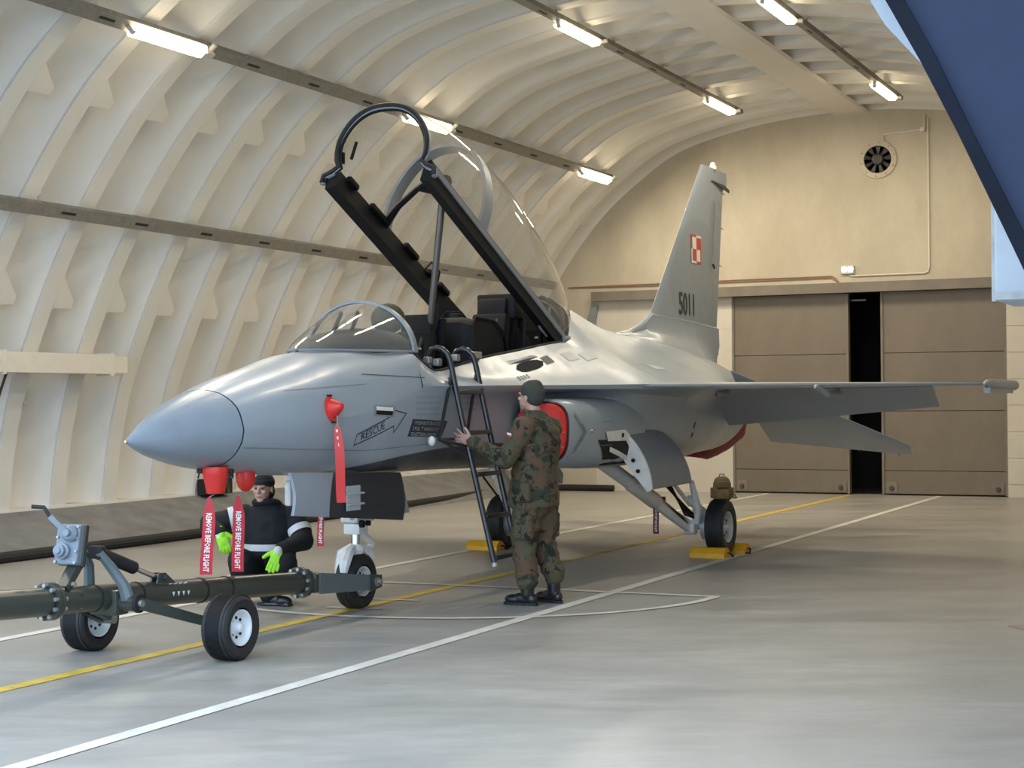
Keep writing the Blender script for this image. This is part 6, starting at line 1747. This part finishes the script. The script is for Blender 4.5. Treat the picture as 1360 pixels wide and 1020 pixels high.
# silver tape: waist and both upper arms
def tape_ring(c0, c1, A, B, r, name='reflective_tape'):
    pass
b = MB(); rows = []
for z, g in ((0.435, 0.014), (0.49, 0.014)):
    a = np.interp(z, [q[0] for q in TS], [q[1] for q in TS])+g; c = np.interp(z, [q[0] for q in TS], [q[2] for q in TS])+g; f = np.interp(z, [q[0] for q in TS], [q[3] for q in TS])
    rows.append([Q(f+a*math.cos(t), c*math.sin(t), z) for t in np.linspace(0, 2*PI, 48, endpoint=False)])
b.grid(rows, cv=True); b.build('waist_tape', M['reflect'], ov, 60)
for s_, e_, t0_, t1_, r0_, r1_ in ((S_l-UZ*0.02, E_l, 0.52, 0.74, 0.1, 0.095), (S_r-UZ*0.02, E_r, 0.28, 0.44, 0.104, 0.100)):
    b = MB(); b.cyl(s_.lerp(e_, t0_), s_.lerp(e_, t1_), r0_+0.003, r1_+0.003, 24, cap=False); b.build('sleeve_tape', M['reflect'], ov, 60)
pp = S_r.lerp(E_r, 0.12)+MF*0.085+UZ*0.04
for k, mm in ((0, M['white']), (1, M['red_print'])):
    b = MB(); b.box(pp-UZ*0.016*k, (0.045, 0.01, 0.016), rotm(ML, -MF, UZ)); b.build('flag_patch', mm, ov, 0)
# gloves
b = MB(); add_hand(b, W_l, (MF*0.42-UZ*0.85-ML*0.30), (UZ*0.4+MF*0.85+ML*0.15), (-ML*0.95-UZ*0.1), 0.10, 0.14, 1.22, 0.004)
gl1 = skin_obj('work_glove', remeshed(b, 0.0055, 3), M['lime'], mech)
b = MB(); b.caps(W_l-(W_l-E_l).normalized()*0.015, W_l+(W_l-E_l).normalized()*0.02, 0.042, 0.04, 14); b.build('glove_cuff', M['glove_grey'], gl1)
b = MB(); add_hand(b, W_r, (MF*0.25-UZ*0.9+ML*0.25), (MF*0.9+UZ*0.3), (ML*0.9), 0.08, 0.3, 1.2, 0.004)
gl2 = skin_obj('work_glove', remeshed(b, 0.0055, 3), M['lime'], mech)
b = MB(); b.caps(W_r-(W_r-E_r).normalized()*0.03, W_r+V((0, 0, -0.03)), 0.05, 0.042, 14); b.build('glove_cuff', M['glove_grey'], gl2)
# shoes
for a_, D in ((A_l, (ML*0.9+MF*0.35)), (A_r, (MF*0.9-ML*0.2))):
    D = D.normalized(); S = UZ.cross(D); R = rotm(D, S, UZ); g = V((a_.x, a_.y, 0))
    b = MB(); b.ball(g+D*0.04+UZ*0.052, (0.10, 0.046, 0.052), 14, R); b.ball(g+D*0.13+UZ*0.042, (0.085, 0.05, 0.042), 14, R); b.caps(g+UZ*0.12, g+UZ*0.06, 0.055, 0.05, 12)
    b.bbox(g+D*0.06+UZ*0.012, (0.30, 0.085, 0.024), 0.01, R); skin_obj('work_shoe', remeshed(b, 0.006, 3), M['boot'], mech)
# balaclava-like cap leaving the face open
b = MB(); b.ball(mq(-0.024, 0, 0.046), (0.104, 0.086, 0.084), 20, MR)
ring_loft(b, [(mq(-0.018, 0, 0.07), MR @ V((0.106, 0, 0.0)), MR @ V((0, 0.087, 0))), (mq(-0.022, 0, 0.030), MR @ V((0.107, 0, -0.004)), MR @ V((0, 0.088, 0)))], 26)
b.ball(mq(-0.05, 0, -0.03), (0.075, 0.082, 0.09), 16, MR)
skin_obj('knit_cap', remeshed(b, 0.006, 4), M['navy'], mech)
for s in (1, -1):
    b = MB(); b.ball(mq(0.082, 0.030*s, 0.006), (0.009, 0.013, 0.007), 10, MR); b.build('eye', M['eye'], mech)
    b = MB(); b.ball(mq(0.088, 0.030*s, 0.028), (0.006, 0.018, 0.004), 8, MR); b.build('eyebrow', M['eye'], mech)
b = MB(); b.ball(mq(0.093, 0, -0.058), (0.006, 0.020, 0.006), 10, MR); b.build('mouth', M['lip'], mech)
